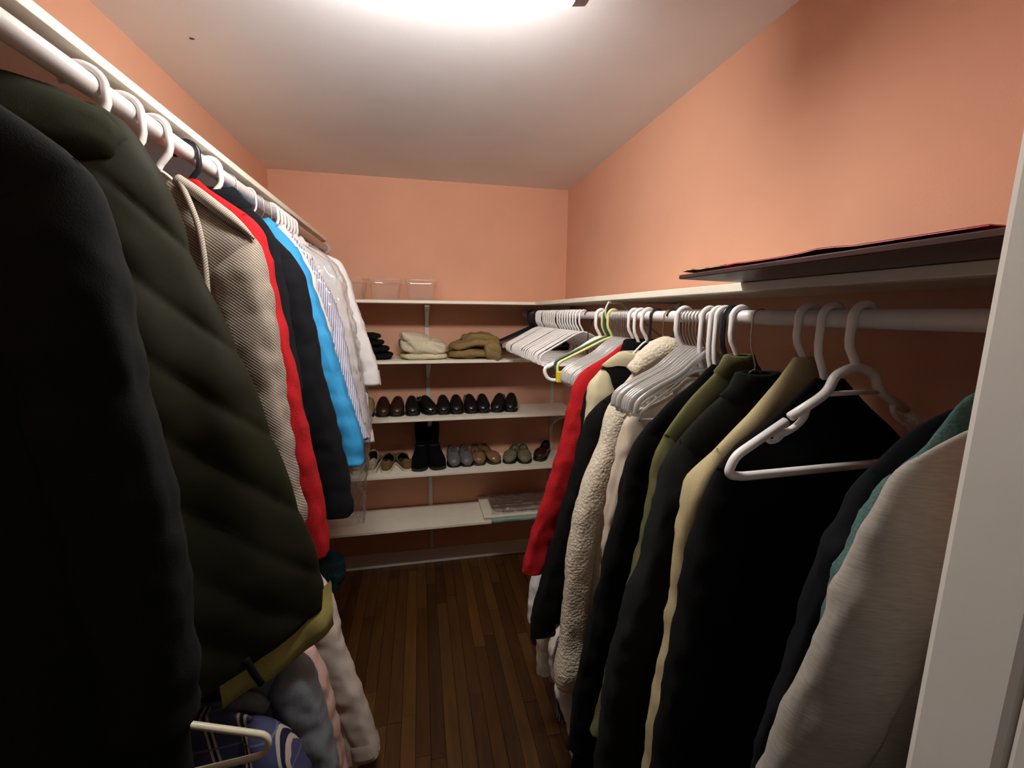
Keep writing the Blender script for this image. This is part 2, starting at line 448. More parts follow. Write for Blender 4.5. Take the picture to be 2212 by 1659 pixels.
# ------------------------------------------------------------------ the room
XL, XR, YB, YF, ZC = -0.80, 0.945, 2.755, 0.252, 2.44
TH = 0.10
struct(box('wall_left', (XL-TH, -0.02, 0), (XL, YB+TH, ZC), 'wall'))
struct(box('wall_right', (XR, -0.02, 0), (XR+TH, YB+TH, ZC), 'wall'))
struct(box('wall_back', (XL, YB, 0), (XR, YB+TH, ZC), 'wall'))
DXL, DXR, DZ = -0.42, 0.447, 2.05      # doorway the picture is taken through
bm = box_bm((XL, YF-0.115, 0), (DXL-0.02, YF, ZC))
box_bm((DXR+0.02, YF-0.115, 0), (XR, YF, ZC), bm=bm)
box_bm((DXL-0.02, YF-0.115, DZ+0.02), (DXR+0.02, YF, ZC), bm=bm)
struct(bm_obj('wall_front', bm, 'wall'))
ceil = struct(box('ceiling', (XL-TH, -0.02, ZC), (XR+TH, YB+TH, ZC+TH), 'ceil'))
bm = bmesh.new(); bmesh.ops.create_circle(bm, cap_ends=True, segments=10, radius=0.006)
for v in bm.verts: v.co = Vector((-0.622+v.co.x*1.2, 1.551+v.co.y*0.8, ZC-0.0008))
bm_obj('stain', bm, 'shoebrown', ceil)

# door frame: jamb boards, stop and the casing on the closet side
def jamb(name, x0, x1, inner):
    j = struct(box(name, (x0, YF-0.125, 0), (x1, YF+0.012, DZ+0.02), 'trim', bevel=0.006))
    s = 0.003 if inner > 0 else -0.003
    box('stop', (min(x0, x1)+s if inner > 0 else x0, YF-0.20, 0), (x1 if inner > 0 else x1+s, YF-0.046, DZ+0.01), 'trim', j, bevel=0.004)
    return j
jr = struct(box('trim_1', (DXR, YF-0.05, 0), (DXR+0.02, YF+0.013, DZ+0.02), 'trim', bevel=0.0065))
box('jamb_board', (DXR+0.002, YF-0.20, 0), (DXR+0.02, YF-0.0505, DZ), 'trim', jr, bevel=0.004)
box('casing', (DXR+0.0205, YF+0.0005, 0), (DXR+0.065, YF+0.012, DZ+0.08), 'trim', jr, bevel=0.003)
jl = struct(box('trim_2', (DXL-0.02, YF-0.05, 0), (DXL, YF+0.013, DZ+0.02), 'trim', bevel=0.0065))
box('jamb_board', (DXL-0.02, YF-0.20, 0), (DXL-0.002, YF-0.0505, DZ), 'trim', jl, bevel=0.004)
box('casing', (DXL-0.065, YF+0.0005, 0), (DXL-0.0205, YF+0.012, DZ+0.08), 'trim', jl, bevel=0.003)
struct(box('trim_3', (DXL, YF-0.20, DZ), (DXR, YF+0.013, DZ+0.02), 'trim', bevel=0.004))

# floor: strips of oak laid towards the back wall
flo = struct(box('floor', (XL-TH, -0.6, -0.05), (XR+TH, YB+TH, -0.016), 'subfloor'))
pm = box_bm((-0.0283, -0.5, -0.016), (0.0283, 0.5, 0.0), 0.0)
PLANK = bpy.data.meshes.new('plank'); 
eds = [e for e in pm.edges if all(v.co.z > -0.001 for v in e.verts)]
bmesh.ops.bevel(pm, geom=eds, offset=0.0012, segments=1, affect='EDGES')
pm.to_mesh(PLANK); pm.free(); PLANK.materials.append(M['plank'])
x = XL+0.0287; rp = random.Random(11)
while x < XR:
    y = -0.25-rp.random()*0.6
    while y < YB-0.002:
        ln = rp.uniform(0.45, 1.15); y1 = min(y+ln, YB-0.001)
        if y1-y > 0.05:
            o = link(bpy.data.objects.new('plank', PLANK), flo)
            o.location = (x, (y+y1)/2, rp.uniform(-0.0006, 0)); o.scale = (1, (y1-y)-0.0012, 1)
        y = y1
    x += 0.0573

def baseboard(name, lo, hi, lo2, hi2):
    b_ = struct(box(name, lo, hi, 'trim', bevel=0.004))
    box('shoe_moulding', lo2, hi2, 'trim', b_, bevel=0.005)
baseboard('baseboard_back', (XL, YB-0.014, 0), (XR, YB, 0.095), (XL, YB-0.028, 0), (XR, YB-0.0145, 0.018))
baseboard('baseboard_left', (XL, YF, 0), (XL+0.014, YB-0.0145, 0.095), (XL+0.0145, YF, 0), (XL+0.028, YB-0.03, 0.018))
baseboard('baseboard_right', (XR-0.014, YF, 0), (XR, YB-0.0145, 0.095), (XR-0.028, YF, 0), (XR-0.0145, YB-0.03, 0.018))

# ------------------------------------------------------------------ ceiling lamp
def lamp():
    t = thing('ceiling_light', 'lit wraparound lamp on the ceiling at the top edge', 'ceiling light', (0.045, 0.945, ZC))
    L2, w = 0.285, 0.050
    box('pan', (-L2-0.012, -w-0.008, -0.022), (L2+0.012, w+0.008, -0.0005), 'lampmetal', t, bevel=0.003)
    V = []; F = []; n = 15
    prof = []
    for i in range(n+1):
        a = PI*i/n
        prof.append((w*spow(math.cos(a), 0.55), -0.0225-0.095*abs(math.sin(a))**0.55))
    for sx in (-L2, L2):
        for y, z in prof: V.append((sx, y, z))
    for i in range(n): F.append((i, i+1, n+1+i+1, n+1+i))
    F.append(tuple(range(n+1))[::-1]); F.append(tuple(n+1+i for i in range(n+1)))
    mesh('lens', V, F, 'lens', t, smooth=False)
    box('added_light_shield', (-L2-0.01, -w-0.012, -0.105), (L2+0.01, -w-0.009, -0.023), 'lampmetal', t)  # opaque strip added on the lamp's doorway side to darken the closet front
    for s in (-1, 1):
        V = []; F = []
        for sx, k in ((s*(L2+0.0005), 1.22), (s*(L2+0.030), 1.18), (s*(L2+0.038), 1.05)):
            for y, z in prof: V.append((sx, y*k, -0.0225+(z+0.0225)*k))
        m_ = n+1
        for q in range(2):
            for i in range(n): F.append((q*m_+i, q*m_+i+1, (q+1)*m_+i+1, (q+1)*m_+i))
            F.append((q*m_, (q+1)*m_, (q+1)*m_+n, q*m_+n))
        F.append(tuple(2*m_+i for i in range(m_))); F.append(tuple(range(m_))[::-1])
        mesh('end_cap', V, F, 'lampmetal', t, smooth=False)
lamp()

# ------------------------------------------------------------------ back shelves
SH_Y = 2.447
SHZ = [1.732, 1.400, 1.068, 0.736, 0.404]
names = ['topmost cream shelf on the back wall, holding clear bins', 'second cream shelf from the top, holding folded cloth',
         'middle cream shelf on the back wall, holding dress shoes', 'cream shelf holding boots, sneakers and clogs',
         'lowest cream shelf on the back wall, nearly empty']
for i, z in enumerate(SHZ):
    t = thing('wall_shelf', names[i], 'shelf', (0, 0, z), 0, 'shelves on the back wall')
    box('board', (XL+0.001, SH_Y, -0.0165), (XR-0.001, YB-0.008, 0), 'shelf', t, bevel=0.0015)
    for bx in (-0.74, 0.045, 0.867):
        V = []; F = []
        pts = [(SH_Y+0.03, -0.0175, 0.013), (SH_Y+0.03, -0.032, 0.013), (SH_Y+0.10, -0.060, 0.012), (SH_Y+0.20, -0.10, 0.010), (YB-0.012, -0.155, 0.008)]
        for (y, zz, hw) in pts: V += [(bx-hw, y, zz), (bx+hw, y, zz)]
        for k in range(len(pts)-1): F.append((2*k, 2*k+1, 2*k+3, 2*k+2))
        k0 = len(V)
        V += [(bx-0.008, YB-0.012, -0.0175), (bx+0.008, YB-0.012, -0.0175)]
        F += [(0, 1, k0+1, k0), (k0, k0+1, k0-1, k0-2)]
        # side webs
        F += [tuple([k0]+[2*k for k in range(len(pts))]), tuple([k0+1]+[2*k+1 for k in range(len(pts))])[::-1]]
        mesh('bracket', V, F, 'bracket', t, smooth=False)
for bx, lb in ((-0.74, 'slotted metal upright at the left end of back shelves'), (0.045, 'slotted metal upright behind the middle of back shelves'), (0.867, 'slotted metal upright at the right end of back shelves')):
    t = thing('shelf_standard', lb, 'shelf upright', (bx, YB-0.004, 0.10))
    bm = box_bm((-0.0125, -0.0065, 0), (0.0125, 0.0035, 1.645), 0.0015)
    bm_obj('track', bm, 'bracket', t)

# right shelf, left shelf, rods
RX, RZ, RR = 0.675, 1.661, 0.0148
LX, LZ, LR = -0.52, 2.028, 0.0180
t = thing('wall_shelf', 'cream shelf along the right wall above the hanging rod', 'shelf', (0, 0, 1.732))
box('board', (0.657, YF+0.014, -0.0175), (XR-0.001, SH_Y-0.001, 0), 'shelf', t, bevel=0.0015)
t = thing('wall_shelf', 'cream shelf along the left wall close below the ceiling', 'shelf', (0, 0, 2.088))
box('board', (XL+0.001, YF+0.014, -0.0185), (-0.514, YB-0.002, 0), 'shelf', t, bevel=0.0015)
box('cleat', (XL+0.001, YF+0.014, -0.06), (XL+0.02, YB-0.002, -0.019), 'shelf', t, bevel=0.002)

def rod(label, x, y0, y1, z, r, mat='rod'):
    t = thing('clothes_rod', label, 'rod', (x, y0, z))
    V, F = tube([(0, 0.0, 0), (0, (y1-y0)*0.5, 0), (0, y1-y0, 0)], r, 24)
    # tube() uses world y as reference; a rod along y falls back to x
    mesh('pole', V, F, mat, t)
    for yy in (0.0, y1-y0-0.012):
        V, F = tube([(0, yy, 0), (0, yy+0.012, 0)], r*1.75, 24)
        mesh('socket', V, F, 'bracket', t)
rod('white clothes rod under the high left shelf', LX, YF+0.005, YB-0.003, LZ, LR)
rod('white clothes rod under the right shelf, full of hangers', RX, YF+0.005, YB-0.003, RZ, RR)
def low_rod(label, x, y0, y1, z, zup, rup):
    t = thing('hanging_rod', label, 'rod', (x, y0, z))
    V, F = tube([(0, 0.0, 0), (0, (y1-y0)*0.5, 0), (0, y1-y0, 0)], 0.016, 20); mesh('pole', V, F, 'rod', t)
    for yy in (0.03, y1-y0-0.03):
        q = rup+0.003
        P = [(0, yy, 0.0)]+[(0, yy, zup-z-rup-0.05), (q, yy, zup-z-rup), (q, yy, zup-z)]+[(q*math.cos(math.radians(a)), yy, zup-z+q*math.sin(math.radians(a))) for a in range(20, 200, 20)]
        V, F = tube(P, 0.0024, 8); mesh('strap', V, F, 'soleblack', t)
low_rod('low clothes rod hung under the coats on the left', LX, 0.60, 2.12, 0.98, LZ, LR)
low_rod('low clothes rod hung under the jackets on the right', RX, 1.04, 1.70, 0.75, RZ, RR)

def rod_bracket(y):
    t = thing('rod_bracket', 'white metal hook bracket holding the right rod under the shelf', 'bracket', (RX, y, RZ))
    P = smooth_path([(0.022, 0, 0.012), (0.018, 0, -0.012), (0, 0, -0.0205), (-0.018, 0, -0.012), (-0.024, 0, 0.02), (-0.012, 0, 0.05)], 5)
    V, F = tube(P, 0.0035, 8); mesh('hook', V, F, 'bracket', t)
    V, F = tube([(-0.012, 0, 0.0525), (0.10, 0, 0.0525), (0.262, 0, 0.0525)], 0.004, 8); 
    mesh('arm', [(v[0], v[1]*1.6, v[2]-0.006) for v in V], F, 'bracket', t)
    V, F = tube([(0.03, 0, 0.046), (0.262, 0, -0.12)], 0.004, 8); mesh('brace', V, F, 'bracket', t)
    box('wall_plate', (0.258, -0.015, -0.15), (0.2695, 0.015, 0.05), 'bracket', t, bevel=0.002)
rod_bracket(1.455)

# ------------------------------------------------------------------ hangers
def hook_path(R, mat_r, side=1, drop=0.078, closed_up=True):
    """hook over a rod of radius R; aisle side is +x"""
    q = R+mat_r+0.0008
    pts = []
    for a in range(205, -1, -15):
        pts.append((q*math.cos(math.radians(a)), 0, q*math.sin(math.radians(a))))
    pts += [(q*1.0, 0, -drop*0.38), (q*0.86, 0, -drop*0.55), (q*0.25, 0, -drop*0.80), (0, 0, -drop*0.92), (0, 0, -drop)]
    return [Vector(p) for p in pts]

def corner_path(P, rad, n=5, closed=True):
    """polyline with rounded corners"""
    P = [Vector(p) for p in P]; out = []; k = len(P)
    for i in range(k):
        if not closed and i in (0, k-1): out.append(P[i]); continue
        a = P[(i-1) % k]; b_ = P[i]; c = P[(i+1) % k]
        r = rad[i] if isinstance(rad, (list, tuple)) else rad
        u = (a-b_); v = (c-b_); d = min(r, u.length*0.48, v.length*0.48)
        p0 = b_+u.normalized()*d; p2 = b_+v.normalized()*d
        for j in range(n+1):
            t_ = j/n; out.append(p0*(1-t_)**2+b_*2*t_*(1-t_)+p2*t_*t_)
    return out

def tubular(name, label, cat, loc, rotz, R, mat='white_plastic', r=0.0046, hw=0.205, sh=0.165, drop=0.075, bar=0.205, group=None, hookmat=None, hook_r=None, thick=1.0, frame_r=None, neck_dz=0.012):
    t = thing(name, label, cat, loc, rotz, group)
    hr = hook_r or r
    V, F = tube(hook_path(R, hr, drop=drop+0.006), hr, 9); mesh('hook', V, F, hookmat or mat, t)
    P = corner_path([(0, 0, -drop), (0.035, 0, -drop-neck_dz), (hw, 0, -sh), (hw-0.008, 0, -bar), (-hw+0.008, 0, -bar), (-hw, 0, -sh), (-0.035, 0, -drop-neck_dz)],
                    [0.02, 0.02, 0.022, 0.02, 0.02, 0.022, 0.02], 5)
    V, F = tube(P, frame_r or r, 8, closed=True, flat=thick); mesh('frame', V, F, mat, t)
    return t

def wire_hanger(label, loc, rotz, R, group=None, mat='wire', hw=0.2, drop=0.085, name='wire_hanger'):
    return tubular(name, label, 'hanger', loc, rotz, R, mat, 0.0014, hw, drop+0.09, drop, drop+0.10, group)

def clear_hanger(label, loc, rotz, group):
    t = thing('clear_hanger', label, 'hanger', loc, rotz, group)
    V, F = tube(hook_path(RR, 0.0014, drop=0.082), 0.0014, 8); mesh('hook', V, F, 'wire', t)
    arms = smooth_path([(-0.192, 0, -0.228), (-0.186, 0, -0.196), (-0.145, 0, -0.168), (-0.080, 0, -0.136), (-0.034, 0, -0.100), (0, 0, -0.080), (0.034, 0, -0.100), (0.080, 0, -0.136), (0.145, 0, -0.168), (0.186, 0, -0.196), (0.192, 0, -0.228)], 4)
    V, F = tube(arms, 0.0085, 8, flat=0.42)
    arms2 = smooth_path([(-0.182, 0, -0.240), (-0.172, 0, -0.214), (-0.11, 0, -0.172), (-0.04, 0, -0.128), (0.04, 0, -0.128), (0.11, 0, -0.172), (0.172, 0, -0.214), (0.182, 0, -0.240)], 4)
    V2, F2 = tube(arms2, 0.0035, 6)
    Vb, Fb = tube([(-0.182, 0, -0.238), (0, 0, -0.240), (0.182, 0, -0.238)], 0.0035, 6)
    V, F = join((V, F), (V2, F2), (Vb, Fb))
    mesh('body', V, F, 'clear', t)
    return t

# the 22 empty white tubular hangers at the far end of the right rod, with black ones behind
g = 'empty white hangers crowded at the far end of the right rod'
first = None; rh = random.Random(3)
ys = [2.415-0.024*i for i in range(5)]+[2.27-0.033*i for i in range(7)]+[2.02-0.036*i for i in range(8)]+[1.725]
for i, y in enumerate(ys):
    rz = PI+math.radians(rh.uniform(-2, 2)+(3 if i > 13 else 0)); loc = (RX, y, RZ+0.0006*rh.random())
    if first is None:
        first = tubular('plastic_hanger', 'empty white tubular hanger in the crowded row at the far end of right rod', 'hanger', loc, rz, RR, r=0.0042, hw=0.195, sh=0.168, drop=0.068, bar=0.212, group=g)
    else: copy_tree(first, loc, rz, 'nearest empty white hanger, standing slightly apart from the crowded row' if i == len(ys)-1 else None)
firstb = None
for i, y in enumerate([2.475, 2.50, 2.525, 2.55, 2.575, 2.60]):
    rz = PI+math.radians(rh.uniform(-3, 3)); loc = (RX, y, RZ)
    if firstb is None:
        firstb = tubular('black_hanger', 'empty black plastic hanger behind the crowded white hangers', 'hanger', loc, rz, RR, 'black_plastic', 0.006, 0.215, 0.165, 0.075, 0.21, 'black hangers in the far corner', thick=1.3)
    else: copy_tree(firstb, loc, rz, 'farthest empty black hanger in the back right corner' if i == 5 else None)

# broad white coat hanger, green and yellow hangers, clear hangers
def broad_hanger(label, loc, rotz):
    t = thing('coat_hanger', label, 'hanger', loc, rotz)
    V, F = tube(hook_path(RR, 0.006, drop=0.085), 0.006, 9, flat=1.5); mesh('hook', V, F, 'white_plastic', t)
    P = smooth_path([(-0.21, 0, -0.195), (-0.15, 0, -0.165), (-0.08, 0, -0.125), (0, 0, -0.085), (0.08, 0, -0.125), (0.15, 0, -0.165), (0.21, 0, -0.195)], 5)
    V, F = tube(P, 0.009, 10, flat=1.2); mesh('arms', V, F, 'white_plastic', t)
    P = corner_path([(-0.15, 0, -0.165), (-0.225, 0, -0.198), (-0.205, 0, -0.245), (0.205, 0, -0.245), (0.225, 0, -0.198), (0.15, 0, -0.165)], 0.03, 5, closed=False)
    V, F = tube(P, 0.0075, 9); mesh('bar', V, F, 'white_plastic', t)
    return t
broad_hanger('broad white coat hanger between the white row and clear hangers', (RX, 1.545, RZ), PI)
tubular('plastic_hanger', 'slim yellow hanger just behind the dark green one', 'hanger', (RX, 1.492, RZ), PI+0.02, RR, 'yellow_plastic', 0.0042, 0.20, 0.165, 0.075, 0.21)
tubular('plastic_hanger', 'dark green tubular hanger between two yellow hangers', 'hanger', (RX, 1.470, RZ), PI-0.02, RR, 'green_plastic', 0.0055, 0.205, 0.165, 0.075, 0.21)
ty = tubular('plastic_hanger', 'pale yellow hanger in front of the dark green one', 'hanger', (RX, 1.440, RZ), PI+0.03, RR, 'yellow_plastic', 0.005, 0.208, 0.168, 0.075, 0.222)
box('size_tag', (0.186, -0.010, -0.235), (0.208, 0.010, -0.195), 'yellow_tag', ty, bevel=0.003)
cf = None
for i in range(10):
    loc = (RX, 1.425-0.0125*i, RZ); rz = PI+math.radians(-1+0.4*i+rh.uniform(-2.6, 2.6))
    if cf is None: cf = clear_hanger('farthest clear hanger of the bunch, right in front of pale yellow hanger', loc, rz, 'clear hangers beside the red jacket')
    else: copy_tree(cf, loc, rz, 'nearest clear hanger of the bunch, touching the red jacket' if i == 9 else 'clear plastic hanger inside the bunch beside the red jacket')
for i in range(9):
    copy_tree(cf, (RX, 1.008-0.0135*i, RZ), PI+math.radians(-1.5+0.4*i+rh.uniform(-2.6, 2.6)), {0: 'farthest clear hanger of the bunch, next to the sherpa collar', 8: 'nearest clear hanger of the bunch beside the sherpa jacket'}.get(i, 'clear plastic hanger inside the bunch beside the sherpa jacket'), 'clear hangers beside the sherpa jacket')

# the empty white hanger in front, with arched neck, notches and small hooks
def notched_hanger(label, loc, rotz):
    t = thing('notched_hanger', label, 'hanger', loc, rotz)
    r = 0.0066
    V, F = tube(hook_path(RR, r, drop=0.082), r, 12); mesh('hook', V, F, 'white_plastic', t)
    fr = []
    arch = corner_path([(-0.118, 0, -0.150), (-0.066, 0, -0.123), (-0.050, 0, -0.110), (-0.042, 0, -0.088), (0, 0, -0.072), (0.042, 0, -0.088), (0.050, 0, -0.110), (0.066, 0, -0.123), (0.118, 0, -0.150)], 0.02, 4, closed=False)
    fr.append(tube(arch, 0.0074, 12))
    fr.append(tube([(-0.050, 0, -0.117), (0, 0, -0.1165), (0.050, 0, -0.117)], 0.0042, 8))
    lower = corner_path([(-0.126, 0, -0.157), (-0.214, 0, -0.207), (-0.224, 0, -0.235), (-0.20, 0, -0.240), (0.20, 0, -0.240), (0.224, 0, -0.235), (0.214, 0, -0.207), (0.126, 0, -0.157)], [0, 0.03, 0.018, 0.02, 0.02, 0.018, 0.03, 0], 6, closed=False)
    fr.append(tube(lower, 0.0070, 12))
    mesh('frame', *join(*fr), 'white_plastic', t)
    for s in (-1, 1):
        lp = smooth_path([(s*0.088, 0, -0.136), (s*0.092, 0, -0.152), (s*0.106, 0, -0.166), (s*0.128, 0, -0.176), (s*0.142, 0, -0.178), (s*0.149, 0, -0.170)], 5)
        a = tube(lp, 0.0052, 8)
        b_ = tube(smooth_path([(s*0.137, 0, -0.163), (s*0.132, 0, -0.171), (s*0.128, 0, -0.176)], 3), 0.0046, 8)
        c = tube(smooth_path([(s*0.128, 0, -0.176), (s*0.140, 0, -0.186), (s*0.153, 0, -0.187), (s*0.158, 0, -0.178)], 5), 0.0040, 8)
        mesh('strap_notch', *join(a, b_, c), 'white_plastic', t)
    return t
nh = notched_hanger('empty white hanger with strap notches in front of black coat', (RX, 0.548, RZ), PI+math.radians(2))

# ------------------------------------------------------------------ garments
def garment(name, label, cat, X, Y, side, phi, prof, mat, t=0.03, sw=0.05, tip=None, send=None, hem=None, inset=None,
            neck=None, collar=None, fold=0.006, sleeves=(True, True), hemslope=0.0, disp=None, seed=0, group=None,
            smat=None, rv=None, nr=46, na=52, wall=0.25, cuff=None, cufflen=0.05, bulge=0.0, voff=0.0, sdisp=None, closed_cuff=False, flare=1.0, wrk=1.0):
    """A hanging garment: body, two sleeves, collar.  prof = outer aisle-side edge (u, z) from neck down."""
    global LASTPROF
    LASTPROF = prof
    rotz = math.radians(phi) if side > 0 else PI-math.radians(phi)
    T = thing(name, label, cat, (X, Y, 0), rotz, group)
    vis = -1 if side > 0 else 1                       # local v direction that faces the doorway
    P = sorted([(z, u) for u, z in prof]); zmin = P[0][0]; ztop = P[-1][0]
    raw = lambda z: interp(P, z)
    uo = lambda z: (raw(z-0.012)+raw(z)*2+raw(z+0.012))/4 if z < ztop-0.02 else raw(z)
    if hem is None: hem = zmin
    if send is None: send = zmin
    if tip is None:
        # shoulder tip: first place where the outline turns steep
        tip = ztop-0.1
    if inset is None: inset = sw*1.3
    rvv = rv or max(t*1.05, sw*0.62)
    if side < 0: rvv = min(rvv, 1.2*t+0.004)
    def a_of(z):
        return max(0.012, uo(max(z, zmin))-inset*sstep((tip-z)/0.14))
    def t_of(z): return t*(0.40+0.60*sstep((ztop-z)/0.13))*(1+0.25*sstep((tip-z)/0.5))
    V = []; F = []
    lv = []
    for i in range(nr+1):
        q = i/nr
        lv.append(ztop-(ztop-hem)*(q**1.25))
    rows = [(z, 1.0) for z in lv]+[(hem+0.0006, 0.95), (hem+0.006, 0.90), (hem+0.06, 0.80)]
    for ri, (z, sc) in enumerate(rows):
        a = a_of(z); tt = t_of(z)
        for j in range(na):
            th = 2*PI*j/na; c = math.cos(th); s = math.sin(th)
            u = a*spow(c, 0.75)
            if u < 0: u = max(u*flare, -wall+0.004*nz(z*9, 1, seed))
            v = tt*spow(s, 0.85)
            amp = fold*sstep((tip+0.02-z)/0.35)
            v += amp*(math.sin(u*46+seed*1.7+2.2*nz(u*3, z*1.5, seed))+0.7*math.sin(u*23+seed+z*2))*min(1, abs(s)*2+0.2)
            v += wrk*0.004*nz(u*16+z*9, z*12-u*8, seed*2.3)*sstep((ztop-z)/0.1)+min(0.012, 0.38*t)*nz(u*7+seed, z*3.5, seed*3.1)*sstep((ztop-z)/0.1)+voff
            u += 0.006*nz(z*6, seed, 5)*abs(c)*sstep((tip-z)/0.2)
            zz = z
            if hemslope: zz -= hemslope*(a-u)*sstep((hem+0.45-z)/0.4)
            p = Vector((u*sc if ri > nr else u, v*sc if ri > nr else v, zz))
            if disp and ri <= nr:
                d = disp(u, v, zz); nrm = Vector((c*tt/a if a else 0, s, 0)).normalized(); p += nrm*d
            V.append(p)
    for i in range(len(rows)-1):
        for j in range(na):
            F.append((i*na+j, i*na+(j+1) % na, (i+1)*na+(j+1) % na, (i+1)*na+j))
    mesh('body', V, F, mat, T)
    for k, s in enumerate((1, -1)):
        if not sleeves[k]: continue
        V = []; F = []; m_ = 28; n = 56; zt = tip+0.012
        rows = []
        for i in range(n+1):
            q = i/n; z = zt-(zt-send)*(q**1.1); rows.append((z, 1.0))
        rows.insert(len(rows)-1, (send+0.004, 1.0))
        rows += ([(send-0.0003, 0.985), (send+0.0005, 0.93), (send+0.004, 0.90), (send+0.05, 0.84)] if not closed_cuff else [(send-0.012, 0.9), (send-0.022, 0.7), (send-0.028, 0.35), (send-0.029, 0.02)])
        for ri, (z, sc) in enumerate(rows):
            zq = max(z, send)
            ru = sw*math.sqrt(max(0.02, min(1, (zt-zq)/0.085)))*(1-0.16*sstep((zt-zq)/(zt-send+1e-6)))
            rw = rvv*math.sqrt(max(0.02, min(1, (zt-zq)/0.085)))*(1-0.12*sstep((zt-zq)/(zt-send+1e-6)))
            if bulge: 
                bz = sstep(1-abs(zq-(send+0.045))/0.09); ru += bulge*bz; rw += bulge*bz
            cu = uo(max(zq, zmin))-ru
            if s < 0: cu = min(cu*flare, wall-ru)
            for j in range(m_):
                th = 2*PI*j/m_
                wr = wrk*0.0055*nz(zq*13, math.cos(th)*1.6+s*3, seed+math.sin(th)*1.6)*sstep((zt-zq)/0.1)+wrk*0.003*nz(zq*40, math.cos(th)*2, seed+math.sin(th)*2)*sstep((zt-zq)/0.1)+wrk*0.0022*math.sin(zq*75+3*nz(zq*5, th, seed))*sstep((zt-zq)/0.1)*(0.4+0.6*abs(nz(zq*4, seed, 9)))
                pw = 0.9-0.22*sstep((zt-zq)/0.25)
                u = cu+(ru*sc+wr)*spow(math.cos(th), pw); v = (rw*sc+wr)*spow(math.sin(th), pw)+voff+vis*0.006*sstep((zt-zq)/0.3)
                p = Vector((s*u, v, z))
                if (sdisp or disp) and ri <= n:
                    d = (sdisp or disp)(u, v, z); p += Vector((s*math.cos(th), math.sin(th), 0))*d
                V.append(p)
        for i in range(len(rows)-1):
            for j in range(m_):
                f = (i*m_+j, i*m_+(j+1) % m_, (i+1)*m_+(j+1) % m_, (i+1)*m_+j)
                F.append(f if s > 0 else f[::-1])
        F.append(tuple(range(m_)))
        sl = mesh('sleeve', V, F, smat or mat, T)
        if cuff:
            V = []; F = []
            for i in range(7):
                z = send+cufflen*(1-i/5) if i < 6 else send+0.002
                ru = sw*(1-0.16)+0.003-(0.006 if i == 6 else 0); rw = rvv*(0.88)+0.003-(0.006 if i == 6 else 0)
                if i == 0: ru -= 0.002; rw -= 0.002
                cu = uo(max(z, zmin))-ru+0.002
                if s < 0: cu = min(cu*flare, wall-ru)
                for j in range(m_):
                    th = 2*PI*j/m_
                    V.append((s*(cu+ru*spow(math.cos(th), 0.68)), rw*spow(math.sin(th), 0.68)+voff+vis*0.006, z-(0.002 if i == 5 else 0)))
            for i in range(6):
                for j in range(m_): F.append((i*m_+j, i*m_+(j+1) % m_, (i+1)*m_+(j+1) % m_, (i+1)*m_+j))
            mesh('cuff', V, F, cuff, sl)
    if collar:
        cm, ch, cw = collar                      # material, height, half width
        V = []; F = []; m_ = 32
        zs = lambda u: interp(sorted([(uu, zz) for uu, zz in prof[:6]]), max(abs(u), prof[0][0]))
        ro = max(cw*1.7, prof[0][0]*1.5)
        rows = [(cw*0.80, -0.02, 0.6), (cw*0.82, ch*0.55, 0.62), (cw*0.92, ch*0.7, 0.75), (cw*1.08, ch*0.55, 0.95), (ro*0.8, None, 1.1), (ro, None, 1.18), (ro*0.96, None, 1.0)]
        for i, (rad, dz, k) in enumerate(rows):
            for j in range(m_):
                th = 2*PI*j/m_; u = rad*math.cos(th)
                zz = ztop-0.006+dz if dz is not None else min(zs(u), ztop)+(0.010 if i < 6 else 0.001)-0.030*abs(math.sin(th))**1.5*(i-3)/2
                tt = t_of(min(zz, ztop-0.01))*k+0.004
                if dz is not None and math.sin(th)*vis > 0.3: zz -= ch*0.5*(math.sin(th)*vis-0.3)
                V.append((u, tt*math.sin(th)+voff, zz))
        for i in range(len(rows)-1):
            for j in range(m_): F.append((i*m_+j, i*m_+(j+1) % m_, (i+1)*m_+(j+1) % m_, (i+1)*m_+j))
        mesh('collar', V, F, cm, T)
    return T

def hang(label, Y, side, mat='white_plastic', kind='tub', group=None, rod='up', rz=0, prof=None, r=0.0052, drop=None, hw=None, **kw):
    """a hanger whose arms lie inside the shoulders of the garment it carries"""
    X = LX if side > 0 else RX; Z = {(1, 'up'): LZ, (-1, 'up'): RZ, (1, 'low'): 0.98, (-1, 'low'): 0.75}[(side, rod)]
    R = {(1, 'up'): LR, (-1, 'up'): RR}.get((side, rod), 0.016)
    rotz = (0 if side > 0 else PI)+math.radians(rz if side > 0 else -rz)
    prof = prof or LASTPROF
    P = sorted([(u, z) for u, z in prof[:5]])
    ztop = max(z for u, z in prof)
    um = prof[3][0] if hw is None else hw/0.50
    hw = um*0.50
    if drop is None: drop = max(0.05, Z-ztop+0.004)
    zs = interp(P, hw)
    sh = max(drop+0.04, Z-zs+0.034)
    rr = 0.0015 if kind == 'wire' else r
    mt = ('wire' if mat == 'white_plastic' else mat) if kind == 'wire' else mat
    return tubular('wire_hanger' if kind == 'wire' else 'plastic_hanger', label, 'hanger', (X, Y, Z), rotz, R, mt, rr, hw, sh, drop, sh+0.03, group, frame_r=min(rr, 0.0034), neck_dz=0.034)

def quilt(k, slope, h):
    def f(u, v, z):
        q = (z+slope*abs(u)+0.012*nz(u*6, z*4, 2))/k
        s = abs(math.sin(PI*q))
        return h*(s**0.45)-h*0.4
    return f

